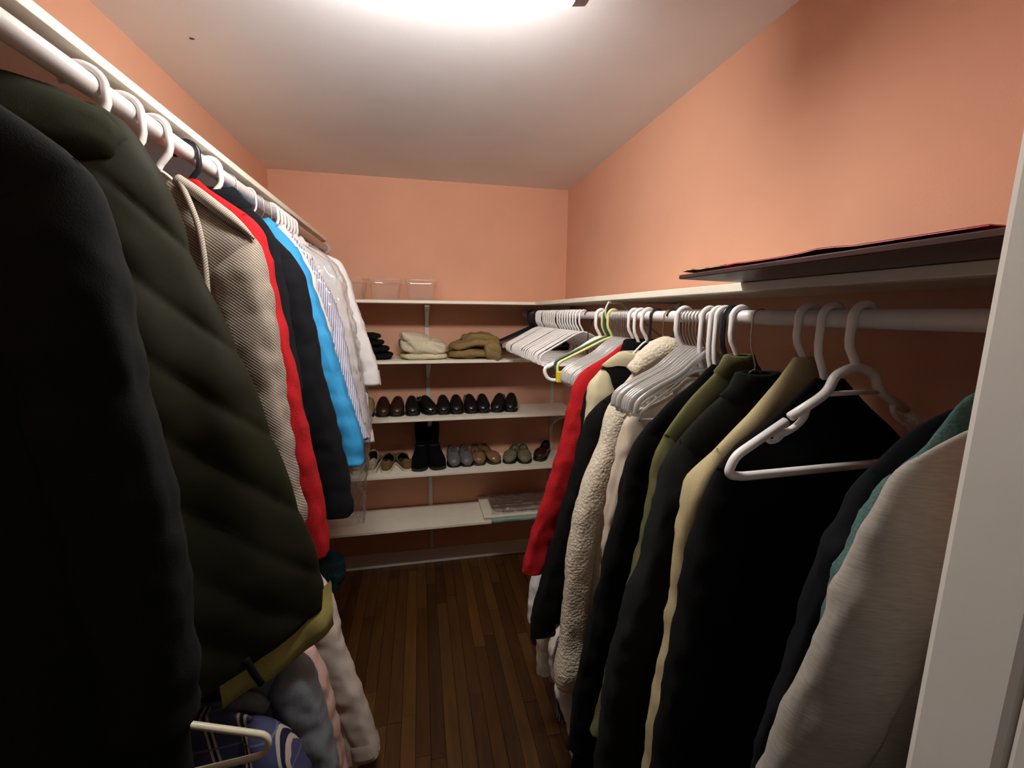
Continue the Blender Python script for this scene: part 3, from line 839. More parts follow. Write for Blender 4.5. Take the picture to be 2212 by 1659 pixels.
# ---- left, upper rod (from the doorway to the back)
garment('wool_coat', 'charcoal wool coat nearest the doorway on the left rod', 'coat', LX, 0.565, 1, 10,
        [(.035, 1.925), (.105, 1.872), (.138, 1.848), (.166, 1.822), (.177, 1.802), (.183, 1.762), (.186, 1.722), (.192, 1.687), (.195, 1.575), (.206, 1.504), (.214, 1.345), (.214, 1.172), (.212, 1.016), (.21, .5)],
        'charcoal', t=0.045, sw=0.06, tip=1.815, send=1.12, hem=0.50, inset=0.018, collar=('charcoal', 0.05, 0.05), fold=0.010, seed=1)
hang('white hanger inside the charcoal coat nearest the doorway', 0.565, 1, rz=10)

olive = garment('quilted_coat', 'olive green quilted coat with mustard lining on the left rod', 'coat', LX, 0.892, 1, 25,
        [(.020, 1.992), (.032, 1.985), (.052, 1.975), (.066, 1.942), (.084, 1.900), (.094, 1.870), (.109, 1.825), (.124, 1.760), (.138, 1.709), (.162, 1.639), (.180, 1.573), (.214, 1.463), (.234, 1.378), (.262, 1.242), (.294, 1.118), (.309, 1.029), (.303, .965)],
        'olive', t=0.040, sw=0.05, tip=1.90, send=1.25, hem=0.965, inset=0.004, fold=0.004, sleeves=(False, True), hemslope=0.30, disp=quilt(0.135, 1.0, 0.0075), seed=2, nr=110, na=110, wall=0.24)
def lining_strip():
    V = []; F = []; n = 30
    for i, (dz, off) in enumerate([(0.05, 0.002), (0.0, 0.006), (-0.022, 0.011), (-0.044, 0.007), (-0.066, 0.010), (-0.058, -0.004), (0.05, -0.006)]):
        for j in range(n+1):
            q = j/n; u = 0.085+(0.322-0.085)*q
            base = .965-0.30*(.303-u)
            v = -0.022*(1-0.75*q**3)-off+0.004*math.sin(u*60)+0.006*nz(u*25, dz*30, 8)
            V.append((u+0.004*dz*10*(q-0.5), v, base+dz+0.006*nz(u*20, dz*10, 3)-0.008*math.sin(q*PI)))
    for i in range(6):
        for j in range(n): F.append((i*(n+1)+j, i*(n+1)+j+1, (i+1)*(n+1)+j+1, (i+1)*(n+1)+j))
    mesh('lining', V, F, 'lining', olive)
    P = smooth_path([(0.135, -0.052, 0.94), (0.145, -0.056, 0.905), (0.158, -0.054, 0.868)], 4)
    V, F = tube(P, 0.007, 8); mesh('zip_end', V, F, 'black', olive)
lining_strip()
def hood(parent, c, r, mat, seed=0, name='hood', tilt=0):
    V = []; F = []; n, m_ = 18, 28
    for i in range(n+1):
        a = PI*i/n
        for j in range(m_):
            b_ = 2*PI*j/m_
            d = Vector((math.sin(a)*math.cos(b_), math.sin(a)*math.sin(b_), math.cos(a)))
            k = 1+0.14*nz(d.x*2+seed, d.y*2, d.z*2)+0.06*nz(d.x*6, d.y*6+seed, d.z*6)
            V.append((c[0]+r[0]*d.x*k, c[1]+r[1]*d.y*k, c[2]+r[2]*d.z*k+tilt*d.x*r[0]))
    for i in range(n):
        for j in range(m_): F.append((i*m_+j, (i+1)*m_+j, (i+1)*m_+(j+1) % m_, i*m_+(j+1) % m_))
    return mesh(name, V, F, mat, parent)
hood(olive, (-0.085, -0.035, 1.945), (0.125, 0.055, 0.055), 'olive_hood', 3)
hang('white hanger hook above the olive quilted coat', 0.892, 1, rz=25, r=0.0065, drop=0.06)
hang('white hanger hook between the olive coat and tweed jacket', 0.989, 1, rz=20, r=0.0062, drop=0.085)

tw = garment('tweed_jacket', 'beige tweed jacket with ribbed shoulder band on the left rod', 'jacket', LX, 1.084, 1, 0,
        [(.050, 1.928), (.103, 1.881), (.170, 1.827), (.183, 1.808), (.193, 1.759), (.200, 1.688), (.204, 1.572), (.209, 1.463), (.216, 1.361), (.225, 1.243), (.236, 1.182), (.234, 1.150)],
        'tweed', t=0.036, sw=0.058, tip=1.822, send=1.150, hem=1.20, inset=0.075, fold=0.006, seed=3, rv=0.046)
V, F = tube(smooth_path([(.040, -0.020, 1.930), (.075, -0.022, 1.906), (.12, -0.027, 1.870), (.155, -0.028, 1.841), (.176, -0.020, 1.818)], 6), [0.0125-0.010*max(0, (i-14)/10) for i in range(25)], 10)
mesh('shoulder_band', V, F, 'rib', tw)
V, F = tube(smooth_path([(.048, -0.026, 1.925), (.068, -0.040, 1.880), (.082, -0.046, 1.83), (.088, -0.050, 1.76), (.086, -0.052, 1.66), (.078, -0.050, 1.54)], 6), 0.006, 10)
mesh('neck_band', V, F, 'rib', tw)
hang('white hanger with arm showing above the tweed jacket', 1.084, 1, r=0.0068, drop=0.072)

garment('red_jacket', 'red wool jacket between tweed and black jackets on left rod', 'jacket', LX, 1.21, 1, 0,
        [(.020, 1.968), (.036, 1.952), (.085, 1.919), (.128, 1.890), (.152, 1.858), (.162, 1.792), (.171, 1.725), (.187, 1.609), (.202, 1.500), (.217, 1.388), (.241, 1.204), (.255, 1.024), (.255, .995)],
        'red', t=0.030, sw=0.050, tip=1.885, send=0.998, hem=1.06, fold=0.005, seed=4, rv=0.046)
hang('black hanger hook above the red jacket', 1.21, 1, 'black_plastic', r=0.0058)

garment('navy_sweater', 'blue-black sweater mostly hidden behind the red jacket', 'sweater', LX, 1.325, 1, 0,
        [(.055, 1.968), (.085, 1.940), (.12, 1.905), (.145, 1.86), (.155, 1.80), (.18, 1.5), (.20, 1.15)],
        'blackblue', t=0.028, sw=0.04, tip=1.88, send=1.12, hem=1.15, collar=('blackblue', 0.035, 0.055), seed=5)
hang('white hanger hook just beyond the black hanger', 1.325, 1, r=0.0062)
garment('black_jacket', 'black jacket between red and bright blue jackets on left rod', 'jacket', LX, 1.44, 1, 0,
        [(.030, 1.965), (.100, 1.892), (.123, 1.868), (.152, 1.836), (.174, 1.797), (.190, 1.751), (.200, 1.655), (.215, 1.514), (.246, 1.336), (.273, 1.181), (.289, 1.020), (.289, 1.0)],
        'blackblue', t=0.035, sw=0.056, tip=1.832, send=1.004, hem=1.08, fold=0.005, seed=6, rv=0.05)
hang('thin wire hanger over the black jacket on the left rod', 1.44, 1, kind='wire', rz=4)
bl = garment('blue_jacket', 'bright blue rain jacket on the left rod', 'jacket', LX, 1.66, 1, 0,
        [(.030, 1.962), (.058, 1.948), (.108, 1.892), (.134, 1.830), (.160, 1.751), (.185, 1.654), (.211, 1.554), (.243, 1.399), (.276, 1.273), (.297, 1.208), (.297, 1.10)],
        'blue', t=0.045, sw=0.042, tip=1.872, send=1.10, hem=1.12, inset=0.055, collar=('blue', 0.03, 0.035), fold=0.004, seed=7, rv=0.052, sdisp=quilt(0.075, 0.25, 0.007))
box('neck_label', (-0.012, -0.034, 1.955), (0.016, -0.031, 1.985), 'navytag', bl)
hang('wire hanger holding the bright blue jacket', 1.66, 1, kind='wire', rz=-3)
hang('slim white wire hanger before the bright blue jacket', 1.585, 1, 'white_plastic', r=0.0028)
hang('empty wire hanger just beyond the bright blue jacket', 1.735, 1, kind='wire', rz=5)

garment('white_shirt', 'white shirt next to the bright blue jacket', 'shirt', LX, 1.80, 1, 0,
        [(.028, 1.965), (.070, 1.934), (.112, 1.862), (.138, 1.794), (.162, 1.689), (.196, 1.507), (.230, 1.299), (.235, 1.2)],
        'white', t=0.022, sw=0.034, tip=1.862, send=1.22, hem=1.14, collar=('white', 0.035, 0.04), cuff='white', seed=8)
garment('striped_shirt', 'blue and white pinstriped shirt between white shirts', 'shirt', LX, 1.875, 1, 0,
        [(.030, 1.955), (.085, 1.915), (.133, 1.825), (.181, 1.735), (.214, 1.615), (.240, 1.422), (.277, 1.221), (.298, 1.13)],
        'bluestripe', t=0.026, sw=0.040, tip=1.80, send=1.135, hem=1.12, collar=('bluestripe', 0.035, 0.04), cuff='bluestripe', cufflen=0.06, seed=9, rv=0.034)
garment('white_shirt', 'white shirt with long tail behind the pinstriped shirt', 'shirt', LX, 1.965, 1, 0,
        [(.030, 1.96), (.10, 1.915), (.17, 1.865), (.195, 1.80), (.22, 1.70), (.25, 1.50), (.28, 1.30), (.305, 1.12), (.308, 1.08)],
        'white', t=0.024, sw=0.042, tip=1.86, send=1.09, hem=1.10, collar=('white', 0.035, 0.04), cuff='white', cufflen=0.06, seed=10)
garment('white_shirt', 'white shirt with buttoned cuff farthest along the left rod', 'shirt', LX, 2.055, 1, 0,
        [(.030, 1.965), (.100, 1.922), (.190, 1.888), (.224, 1.814), (.248, 1.714), (.282, 1.591), (.330, 1.421), (.338, 1.335)],
        'white', t=0.028, sw=0.044, tip=1.885, send=1.336, hem=1.15, collar=('white', 0.035, 0.04), cuff='white', cufflen=0.065, seed=11, rv=0.044)
fw = None
for i in range(7):
    y = 1.80+0.0425*i
    if fw is None: fw = hang('white hanger in the close row above the white shirts', y, 1, r=0.0055, group='white hangers of the white shirts')
    else: copy_tree(fw, (LX, y, LZ), math.radians(rh.uniform(-3, 3)), 'farthest of the white hangers holding the white shirts' if i == 6 else None)

# clear dry-cleaning bag over the shirts
def bag():
    T = thing('garment_bag', 'clear crinkled dry-cleaning bag over the white shirts', 'plastic bag', (LX, 1.915, 0))
    prof = sorted([(1.93, .10), (1.90, .15), (1.86, .19), (1.80, .222), (1.70, .236), (1.60, .255), (1.5, .262), (1.3, .288), (1.15, .30), (1.0, .285), (.85, .262), (.72, .25)])
    V = []; F = []; na, nr = 150, 170
    for i in range(nr+1):
        z = 1.935-(1.935-0.735)*i/nr
        a = interp(prof, z); tt = 0.05+0.045*sstep((1.93-z)/0.12)
        if z < 1.1: tt *= 0.55+0.45*sstep((z-0.73)/0.37)
        for j in range(na):
            th = 2*PI*j/na; c, s = math.cos(th), math.sin(th)
            cr = 0.012*(abs(nz(c*3+4, s*3, z*7))-0.2)+0.010*(abs(nz(c*7, s*7+3, z*17))-0.2)+0.005*(abs(nz(c*15, s*15, z*36))-0.2)+0.002*nz(c*30, s*30, z*70)
            V.append((max(-0.25, a*spow(c, 0.8)*(1+cr*2)+cr*c), tt*spow(s, 0.7)+cr*1.4*s, z+0.01*nz(c*4, s*4, 1)))
    for i in range(nr):
        for j in range(na): F.append((i*na+j, i*na+(j+1) % na, (i+1)*na+(j+1) % na, (i+1)*na+j))
    mesh('bag_film', V, F, 'film', T)
bag()

# ---- left, lower rod
garment('plaid_shirt', 'navy shirt with pale double stripes at the bottom left', 'shirt', LX, 0.915, 1, 0,
        [(.050, .815), (.095, .805), (.130, .790), (.188, .745), (.221, .687), (.243, .620), (.255, .50), (.258, .35)],
        'navyplaid', t=0.036, sw=0.050, tip=.770, send=.36, hem=.25, inset=0.045, collar=('navyplaid', 0.012, 0.05), fold=0.006, seed=12, rv=0.05)
hang('white hanger inside the navy striped shirt', 0.915, 1, rod='low')
tubular('plastic_hanger', 'empty cream hanger in front of the navy striped shirt', 'hanger', (LX, 0.825, 0.98), math.radians(4), 0.016, 'cream_plastic', 0.0066, 0.20, 0.172, 0.08, 0.215)
gs = garment('fleece_jacket', 'grey-blue fleece jacket on the low left rod', 'jacket', LX, 1.02, 1, 0,
        [(.060, .895), (.102, .868), (.170, .855), (.205, .845), (.236, .812), (.248, .762), (.266, .640), (.283, .513), (.292, .35)],
        'greyblue', t=0.040, sw=0.055, tip=.840, send=.34, hem=.28, inset=0.06, collar=('greyblue', 0.03, 0.075), fold=0.008, seed=13, rv=0.052)
box('neck_label', (0.02, -0.046, .800), (0.05, -0.040, .835), 'redtag', gs)
V, F = tube(smooth_path([(-.05, -0.045, .84), (0.0, -0.058, .79), (.06, -0.058, .782), (.115, -0.052, .775), (.14, -0.045, .745)], 6), 0.020, 12)
mesh('neck_fold', V, F, 'greyblue', gs)
V, F = tube(smooth_path([(-.02, -0.054, .812), (.04, -0.062, .806), (.10, -0.056, .802)], 6), 0.005, 8)
mesh('zip', V, F, 'black', gs)
hang('white hanger inside the grey-blue fleece', 1.02, 1, rod='low')
garment('pink_shirt', 'pale pink shirt behind the grey-blue fleece', 'shirt', LX, 1.115, 1, 0,
        [(.045, .89), (.10, .86), (.165, .828), (.222, .775), (.250, .69), (.262, .60), (.282, .42), (.288, .3)],
        'pink', t=0.026, sw=0.045, tip=.80, send=.30, hem=.24, collar=('pink', 0.035, 0.045), seed=14, rv=0.04)
hang('white hanger inside the pale pink shirt', 1.115, 1, rod='low')
garment('pale_shirt', 'long pale shirt with drooping cuff on the low left rod', 'shirt', LX, 1.42, 1, 0,
        [(.045, .89), (.12, .85), (.170, .805), (.207, .734), (.222, .63), (.240, .513), (.296, .304), (.338, .105), (.338, .07)],
        'rosewhite', t=0.042, sw=0.056, tip=.800, send=.085, hem=.05, inset=0.05, collar=('rosewhite', 0.035, 0.045), cuff='rosewhite', cufflen=0.07, fold=0.010, seed=15, rv=0.05)
hang('white hanger inside the long pale shirt', 1.42, 1, rod='low')
garment('flannel_shirt', 'dark teal checked flannel hanging low below the red sleeve', 'shirt', LX, 2.0, 1, 0,
        [(.030, .60), (.08, .565), (.139, .535), (.150, .48), (.146, .43), (.12, .38), (.10, .34)],
        'tealplaid', t=0.045, sw=0.035, tip=.53, send=.36, hem=.34, inset=0.03, fold=0.006, seed=16)
tubular('plastic_hanger', 'long-necked hanger holding the teal checked flannel', 'hanger', (LX, 2.0, 0.98), 0, 0.016, 'black_plastic', 0.004, 0.10, 0.47, 0.39, 0.49)

# ---- right, upper rod (from the far end to the doorway)
garment('red_jacket', 'red wool jacket on the right rod beside clear hangers', 'jacket', RX, 1.282, -1, 0,
        [(.015, 1.588), (.092, 1.532), (.169, 1.489), (.199, 1.445), (.209, 1.385), (.239, 1.248), (.283, 1.110), (.327, .969), (.361, .832), (.361, .80)],
        'red', t=0.022, sw=0.044, tip=1.487, send=.815, hem=.86, fold=0.004, seed=20, rv=0.040)
hang('white hanger above the red jacket on the right rod', 1.282, -1, r=0.0052)
garment('black_sweater', 'black sweater just in front of the right red jacket', 'sweater', RX, 1.243, -1, 0,
        [(.030, 1.575), (.076, 1.520), (.158, 1.456), (.176, 1.420), (.184, 1.346), (.205, 1.1), (.225, .9)],
        'black', t=0.020, sw=0.036, tip=1.455, send=.88, hem=.92, collar=('black', 0.03, 0.05), fold=0.003, seed=21)
hang('white hanger above the black sweater on the right rod', 1.243, -1, r=0.0052)
garment('trimmed_jacket', 'black jacket with cream collar and cream sleeves', 'jacket', RX, 1.198, -1, 0,
        [(.075, 1.545), (.10, 1.538), (.142, 1.508), (.156, 1.490), (.184, 1.457), (.190, 1.386), (.20, 1.2), (.215, 1.0)],
        'black', t=0.022, sw=0.050, tip=1.49, send=1.0, hem=.95, inset=0.075, collar=('cream', 0.025, 0.085), smat='cream', fold=0.003, seed=22, rv=0.032)
hang('white hanger with bare arms above the cream-trimmed jacket', 1.198, -1, r=0.0055, drop=0.070)
garment('black_coat', 'black coat between cream-trimmed and sherpa jackets', 'coat', RX, 1.150, -1, 0,
        [(.040, 1.515), (.103, 1.456), (.173, 1.405), (.205, 1.370), (.226, 1.288), (.252, 1.175), (.284, 1.061), (.310, .959), (.344, .809), (.364, .710), (.364, .69)],
        'black', t=0.022, sw=0.046, tip=1.405, send=.692, hem=.72, fold=0.004, seed=23, rv=0.044)
hang('black hanger of the black coat beside the sherpa jacket', 1.150, -1, 'black_plastic', r=0.004)
def fuzz(u, v, z): return 0.0022*nz(u*70, v*70, z*70)+0.0012*nz(u*170, v*170, z*170)
sh = garment('sherpa_jacket', 'cream sherpa fleece jacket with fluffy collar on right rod', 'jacket', RX, 1.085, -1, 0,
        [(.020, 1.560), (.082, 1.525), (.147, 1.448), (.172, 1.397), (.192, 1.305), (.232, 1.212), (.258, 1.117), (.278, .977), (.284, .830), (.291, .694), (.305, .62), (.304, .55)],
        'sherpa', t=0.026, sw=0.044, tip=1.462, send=.575, hem=.70, fold=0.003, seed=24, rv=0.042, wrk=0.35, disp=fuzz, nr=90, na=80, bulge=0.012, closed_cuff=True)
V = []; F = []
P = smooth_path([(.10, -0.004, 1.505), (.055, 0.004, 1.548), (.012, 0.008, 1.570), (-.03, 0.008, 1.562), (-.05, 0.012, 1.53)], 7)
V, F = tube(P, [0.022+0.014*math.sin(PI*min(1, i/(len(P)-1)*1.1)) for i in range(len(P))], 18)
V = [v+Vector((fuzz(v.x, v.y, v.z)*1.6, 0, fuzz(v.z, v.x, v.y)*1.6)) for v in V]
mesh('collar', V, F, 'sherpa', sh)
hang('brass wire hanger hook above the sherpa jacket', 1.085, -1, 'copper_wire', kind='wire')
hang('thick white hanger before the second clear bunch', 1.015, -1, r=0.0064, drop=0.08)
garment('cream_shirt', 'cream shirt under the clear hangers on the right rod', 'shirt', RX, .918, -1, 0,
        [(.045, 1.50), (.121, 1.455), (.17, 1.442), (.204, 1.420), (.217, 1.354), (.246, 1.190), (.246, 1.090), (.25, .85)],
        'offwhite', t=0.018, sw=0.040, tip=1.425, send=.88, hem=.90, collar=('offwhite', 0.03, 0.05), seed=25, rv=0.03)
for i, y in enumerate((.915, .882, .862)):
    lb = ['white hanger carrying the cream shirt under clear hangers', 'white hanger just before the black hanger hook', 'white hanger touching the black hanger hook'][i]
    hang(lb, y, -1, r=0.0056)
garment('black_coat', 'long black coat beside the second clear bunch', 'coat', RX, .853, -1, 0,
        [(.030, 1.555), (.071, 1.516), (.137, 1.470), (.179, 1.424), (.210, 1.383), (.230, 1.324), (.243, 1.248), (.266, 1.148), (.284, 1.046), (.307, .904), (.331, .757), (.355, .552), (.358, .42)],
        'black', t=0.018, sw=0.046, tip=1.415, send=.62, hem=.42, inset=0.02, fold=0.004, seed=26, rv=0.034)
hang('black hanger hook over the long black coat', .838, -1, 'black_plastic', r=0.006)
garment('olive_coat', 'olive green cotton coat between two black coats', 'coat', RX, .806, -1, 0,
        [(.020, 1.580), (.050, 1.548), (.102, 1.499), (.162, 1.420), (.186, 1.369), (.196, 1.286), (.208, 1.201), (.224, 1.103), (.246, .991), (.273, .853), (.311, .675), (.33, .45)],
        'olive2', t=0.016, sw=0.044, tip=1.40, send=.70, hem=.45, inset=0.02, collar=('olive2', 0.012, 0.035), fold=0.004, seed=27, rv=0.034)
hang('greyish white hanger hook over the olive coat', .812, -1, r=0.0058)
garment('grey_coat', 'dark charcoal coat on a wire hanger on the right rod', 'coat', RX, .748, -1, 0,
        [(.030, 1.548), (.045, 1.527), (.109, 1.481), (.185, 1.398), (.207, 1.341), (.218, 1.272), (.237, 1.172), (.268, 1.071), (.294, .966), (.310, .856), (.318, .670), (.32, .4)],
        'charcoal2', t=0.026, sw=0.050, tip=1.405, send=.66, hem=.40, inset=0.02, collar=('charcoal2', 0.015, 0.05), fold=0.008, seed=28, rv=0.040)
hang('steel wire hanger of the dark charcoal coat', .758, -1, kind='wire', drop=0.10)
garment('khaki_coat', 'khaki trench coat on the right rod behind the black coat', 'coat', RX, .645, -1, 0,
        [(.020, 1.592), (.052, 1.548), (.097, 1.495), (.170, 1.424), (.216, 1.378), (.226, 1.339), (.227, 1.277), (.232, 1.158), (.242, 1.044), (.261, .886), (.264, .781), (.27, .6)],
        'khaki', t=0.022, sw=0.042, tip=1.42, send=.68, hem=.48, inset=0.03, fold=0.004, seed=29, rv=0.036)
hang('white hanger hook over the khaki coat', .645, -1, r=0.0062)
garment('black_coat', 'large black coat behind the empty notched hanger', 'coat', RX, .592, -1, 0,
        [(.030, 1.560), (.076, 1.521), (.158, 1.461), (.202, 1.416), (.225, 1.361), (.238, 1.279), (.251, 1.178), (.266, 1.072), (.279, .943), (.282, .846), (.285, .45)],
        'black', t=0.020, sw=0.050, tip=1.405, send=.75, hem=.42, inset=0.02, fold=0.004, seed=30, rv=0.032)
hang('white hanger hook over the large black coat', .60, -1, r=0.0062)
garment('black_hoodie', 'black knit top between the notched hanger and teal fleece', 'sweater', RX, .335, -1, 34,
        [(.045, 1.572), (.085, 1.553), (.117, 1.522), (.140, 1.484), (.160, 1.450), (.185, 1.361), (.212, 1.199), (.232, 1.036), (.245, .9), (.25, .75)],
        'blackblue', t=0.016, sw=0.042, tip=1.47, send=.78, hem=.80, inset=0.05, fold=0.003, seed=31, rv=0.028, wall=0.085)
hang('white hanger inside the black knit top beside the door frame', .335, -1, rz=34)
def fl(u, v, z): return 0.003*nz(u*60, v*60, z*60)
garment('teal_fleece', 'teal fleece top beside the grey sweatshirt on right rod', 'sweater', RX, .312, -1, 26,
        [(.045, 1.600), (.093, 1.582), (.125, 1.521), (.163, 1.467), (.182, 1.423), (.194, 1.360), (.200, 1.303), (.21, 1.1), (.225, .9)],
        'teal', t=0.016, sw=0.042, tip=1.47, send=.86, hem=.90, fold=0.003, seed=32, rv=0.026, disp=fl, wall=0.07)
hang('white hanger inside the teal fleece beside the door frame', .312, -1, rz=26)
garment('grey_sweater', 'grey marl sweatshirt nearest the door frame on right', 'sweater', RX, .292, -1, 15,
        [(.050, 1.578), (.10, 1.562), (.132, 1.547), (.170, 1.521), (.193, 1.502), (.205, 1.471), (.221, 1.417), (.241, 1.337), (.265, 1.240), (.293, 1.124), (.32, .98), (.335, .8)],
        'greymarl', t=0.016, sw=0.060, tip=1.508, send=.84, hem=.92, inset=0.095, fold=0.005, seed=33, rv=0.027, cuff='greymarl', cufflen=0.07, wall=0.08)
hang('white hanger inside the grey sweatshirt beside the door frame', .292, -1, rz=15)

# ---- right, lower rod: only sleeves and hems peek out
low = [('white_shirt', 'white shirt peeking out below the right red jacket', 'white', 1.62, [(.045, .66), (.15, .635), (.22, .600), (.245, .52), (.25, .36)], .36),
       ('navy_shirt', 'dark navy shirt peeking out below the right red jacket', 'blackblue', 1.50, [(.045, .66), (.15, .63), (.235, .600), (.262, .50), (.265, .34)], .36),
       ('cream_shirt', 'cream shirt low on the right behind the black sleeve', 'offwhite', 1.41, [(.045, .66), (.15, .62), (.24, .56), (.268, .46), (.265, .30)], .30),
       ('pale_shirt', 'pale shirt low on the right between dark sleeves', 'rosewhite', 1.29, [(.045, .66), (.16, .62), (.235, .56), (.258, .50), (.25, .40), (.22, .33)], .33),
       ('striped_shirt', 'dark grey striped shirt low beside the sherpa cuff', 'greystripe', 1.22, [(.045, .66), (.16, .63), (.250, .595), (.262, .52), (.255, .40), (.25, .30)], .30),
       ('white_shirt', 'white shirt low on the right below the sherpa cuff', 'white', 1.12, [(.045, .66), (.16, .62), (.255, .56), (.290, .50), (.262, .413), (.245, .36), (.23, .25)], .25)]
for i, (nm, lb, mt, y, pr, se) in enumerate(low):
    garment(nm, lb, 'shirt', RX, y, -1, 0, pr, mt, t=0.026, sw=0.04, tip=pr[1][1]-0.01, send=se, hem=se-0.05, seed=40+i, rv=0.034, nr=30, na=40)
    hang('low hanger inside the '+lb, y, -1, rod='low')

# ------------------------------------------------------------------ board and paper on the right shelf
t = thing('wood_board', 'dark reddish wood board lying on the right shelf, overhanging', 'board', (0.70, 0.52, 1.7325), math.radians(0))
V = []; 
Q = [(0.488-0.70, 0.268-0.52), (0.938-0.70, 0.268-0.52), (0.938-0.70, 0.858-0.52), (0.492-0.70, 0.768-0.52)]
bm = bmesh.new()
lo = [bm.verts.new((x_, y_, 0)) for x_, y_ in Q]; hi = [bm.verts.new((x_, y_, 0.008)) for x_, y_ in Q]
bm.faces.new(lo[::-1]); bm.faces.new(hi)
for i in range(4): bm.faces.new((lo[i], lo[(i+1) % 4], hi[(i+1) % 4], hi[i]))
bmesh.ops.bevel(bm, geom=bm.edges[:], offset=0.0015, segments=1, affect='EDGES')
bm_obj('panel', bm, 'darkboard', t)
def sheet(name, label, cat, x0, x1, y0, y1, z, mat, seed, curl=0.004, skew=0.0):
    V = []; F = []; n = 14
    for k, dz in ((0, 0), (1, 0.0015)):
        for i in range(n+1):
            for j in range(n+1):
                x_ = x0+(x1-x0)*i/n; y_ = y0+(y1-y0)*j/n+skew*i/n
                e = max(abs(i/n-0.5), abs(j/n-0.5))*2
                V.append((x_, y_, z+dz+curl*max(0, nz(x_*14, y_*14, seed))*e+curl*0.6*e**4))
    m_ = (n+1)**2
    for i in range(n):
        for j in range(n):
            a = i*(n+1)+j; F.append((a, a+n+1, a+n+2, a+1)[::-1]); F.append(tuple(m_+q for q in (a, a+n+1, a+n+2, a+1)))
    for i in range(n):
        for a, b_ in (((i)*(n+1), (i+1)*(n+1)), (i*(n+1)+n, (i+1)*(n+1)+n), (i, i+1), (n*(n+1)+i, n*(n+1)+i+1)):
            F.append((a, b_, m_+b_, m_+a))
    return tag(mesh(name, V, F, mat, None), label, cat)
sheet('wrapping_paper', 'crumpled gold patterned paper at the far tip of board', 'paper', 0.496, 0.66, 0.645, 0.765, 1.7412, 'goldpaper', 3, 0.008, 0.02)
sheet('wrapping_paper', 'red glossy paper lying along the dark wood board', 'paper', 0.492, 0.80, 0.30, 0.640, 1.7412, 'redpaper', 5, 0.005)

# ------------------------------------------------------------------ clear bins
def bin_(loc, label, w=0.172, d=0.235, h=0.115):
    T = thing('storage_bin', label, 'bin', loc, 0, 'clear bins on the top shelf')
    def ring(z, sx, sy, n=6, r=0.02):
        pts = []
        for cx, cy, a0 in ((1, 1, 0), (-1, 1, 90), (-1, -1, 180), (1, -1, 270)):
            for k in range(n+1):
                a = math.radians(a0+90*k/n)
                pts.append((cx*(sx-r)+r*math.cos(a), cy*(sy-r)+r*math.sin(a), z))
        return pts
    rows = [ring(0.001, w/2-0.022, d/2-0.022), ring(0.004, w/2-0.018, d/2-0.018), ring(h*0.72, w/2-0.007, d/2-0.007), ring(h*0.74, w/2-0.004, d/2-0.004), ring(h-0.006, w/2-0.002, d/2-0.002)]
    n = len(rows[0]); V = [p for r_ in rows for p in r_]; F = []
    for i in range(len(rows)-1):
        for j in range(n): F.append((i*n+j, i*n+(j+1) % n, (i+1)*n+(j+1) % n, (i+1)*n+j))
    F.append(tuple(range(n))[::-1])
    o = mesh('tub', V, F, 'bin', T)
    rows = [ring(h-0.006, w/2-0.002, d/2-0.002), ring(h-0.006, w/2+0.005, d/2+0.005), ring(h, w/2+0.005, d/2+0.005), ring(h, w/2-0.003, d/2-0.003)]
    V = [p for r_ in rows for p in r_]; F = []
    for i in range(4):
        for j in range(n): F.append((i*n+j, i*n+(j+1) % n, ((i+1) % 4)*n+(j+1) % n, ((i+1) % 4)*n+j))
    mesh('rim', V, F, 'bin', T, smooth=False)
    return T
bin_((0.016, 2.615, 1.732), 'clear plastic bin, rightmost on the top shelf')
bin_((-0.182, 2.613, 1.732), 'clear plastic bin in the middle of the top shelf')
bin_((-0.378, 2.613, 1.732), 'clear plastic bin half hidden behind the white shirts')

# ------------------------------------------------------------------ folded cloth on the second shelf
def slab(name, parent, c, r, mat, seed, p=0.55, amp=0.010, freq=9, bend=0.0, droop=None, ridge=0.6):
    V = []; F = []; n, m_ = 44, 84
    for i in range(n+1):
        a = PI*i/n
        for j in range(m_):
            b_ = 2*PI*j/m_
            sx = spow(math.sin(a), 0.6)
            x_ = r[0]*sx*spow(math.cos(b_), p); y_ = r[1]*sx*spow(math.sin(b_), p); z_ = r[2]*spow(math.cos(a), 0.7)
            k = amp*(nz((x_+seed)*freq, y_*freq, z_*freq*1.5)+0.5*nz(x_*freq*2.3, (y_+seed)*freq*2.3, z_*freq*3)+ridge*(0.35-1.6*abs(nz(x_*freq*1.4+z_*9, (y_-seed)*freq*1.2, z_*freq*2.2+x_*5))))
            d = Vector((x_/r[0], y_/r[1], z_/r[2])); d = d.normalized() if d.length > 0 else d
            q = Vector((c[0]+x_, c[1]+y_, c[2]+z_))+d*k
            q.z += bend*(1-(x_/r[0])**2)*r[2]
            if droop: q.z += droop(x_/r[0], z_/r[2])
            V.append(q)
    for i in range(n):
        for j in range(m_): F.append((i*m_+j, (i+1)*m_+j, (i+1)*m_+(j+1) % m_, i*m_+(j+1) % m_))
    return mesh(name, V, F, mat, parent)
z2 = 1.4005
T = thing('folded_blanket', 'cream folded towel bundle on the second shelf', 'blanket', (0.022, 2.59, z2))
slab('layer', T, (-0.002, 0, 0.020), (0.133, 0.118, 0.019), 'creamfleece', 1, amp=0.007, ridge=1.0)
slab('layer', T, (0.004, 0.0, 0.072), (0.136, 0.114, 0.045), 'creamfleece', 2, amp=0.014, ridge=1.2, p=0.5, droop=lambda a, b_: -0.016*a)
slab('layer', T, (-0.040, 0.005, 0.118), (0.092, 0.105, 0.034), 'creamfleece', 4, amp=0.013, ridge=1.2, droop=lambda a, b_: -0.020*(a+0.2))
T = thing('folded_throw', 'tan fleece throw folded in a loose arch on second shelf', 'blanket', (0.318, 2.59, z2))
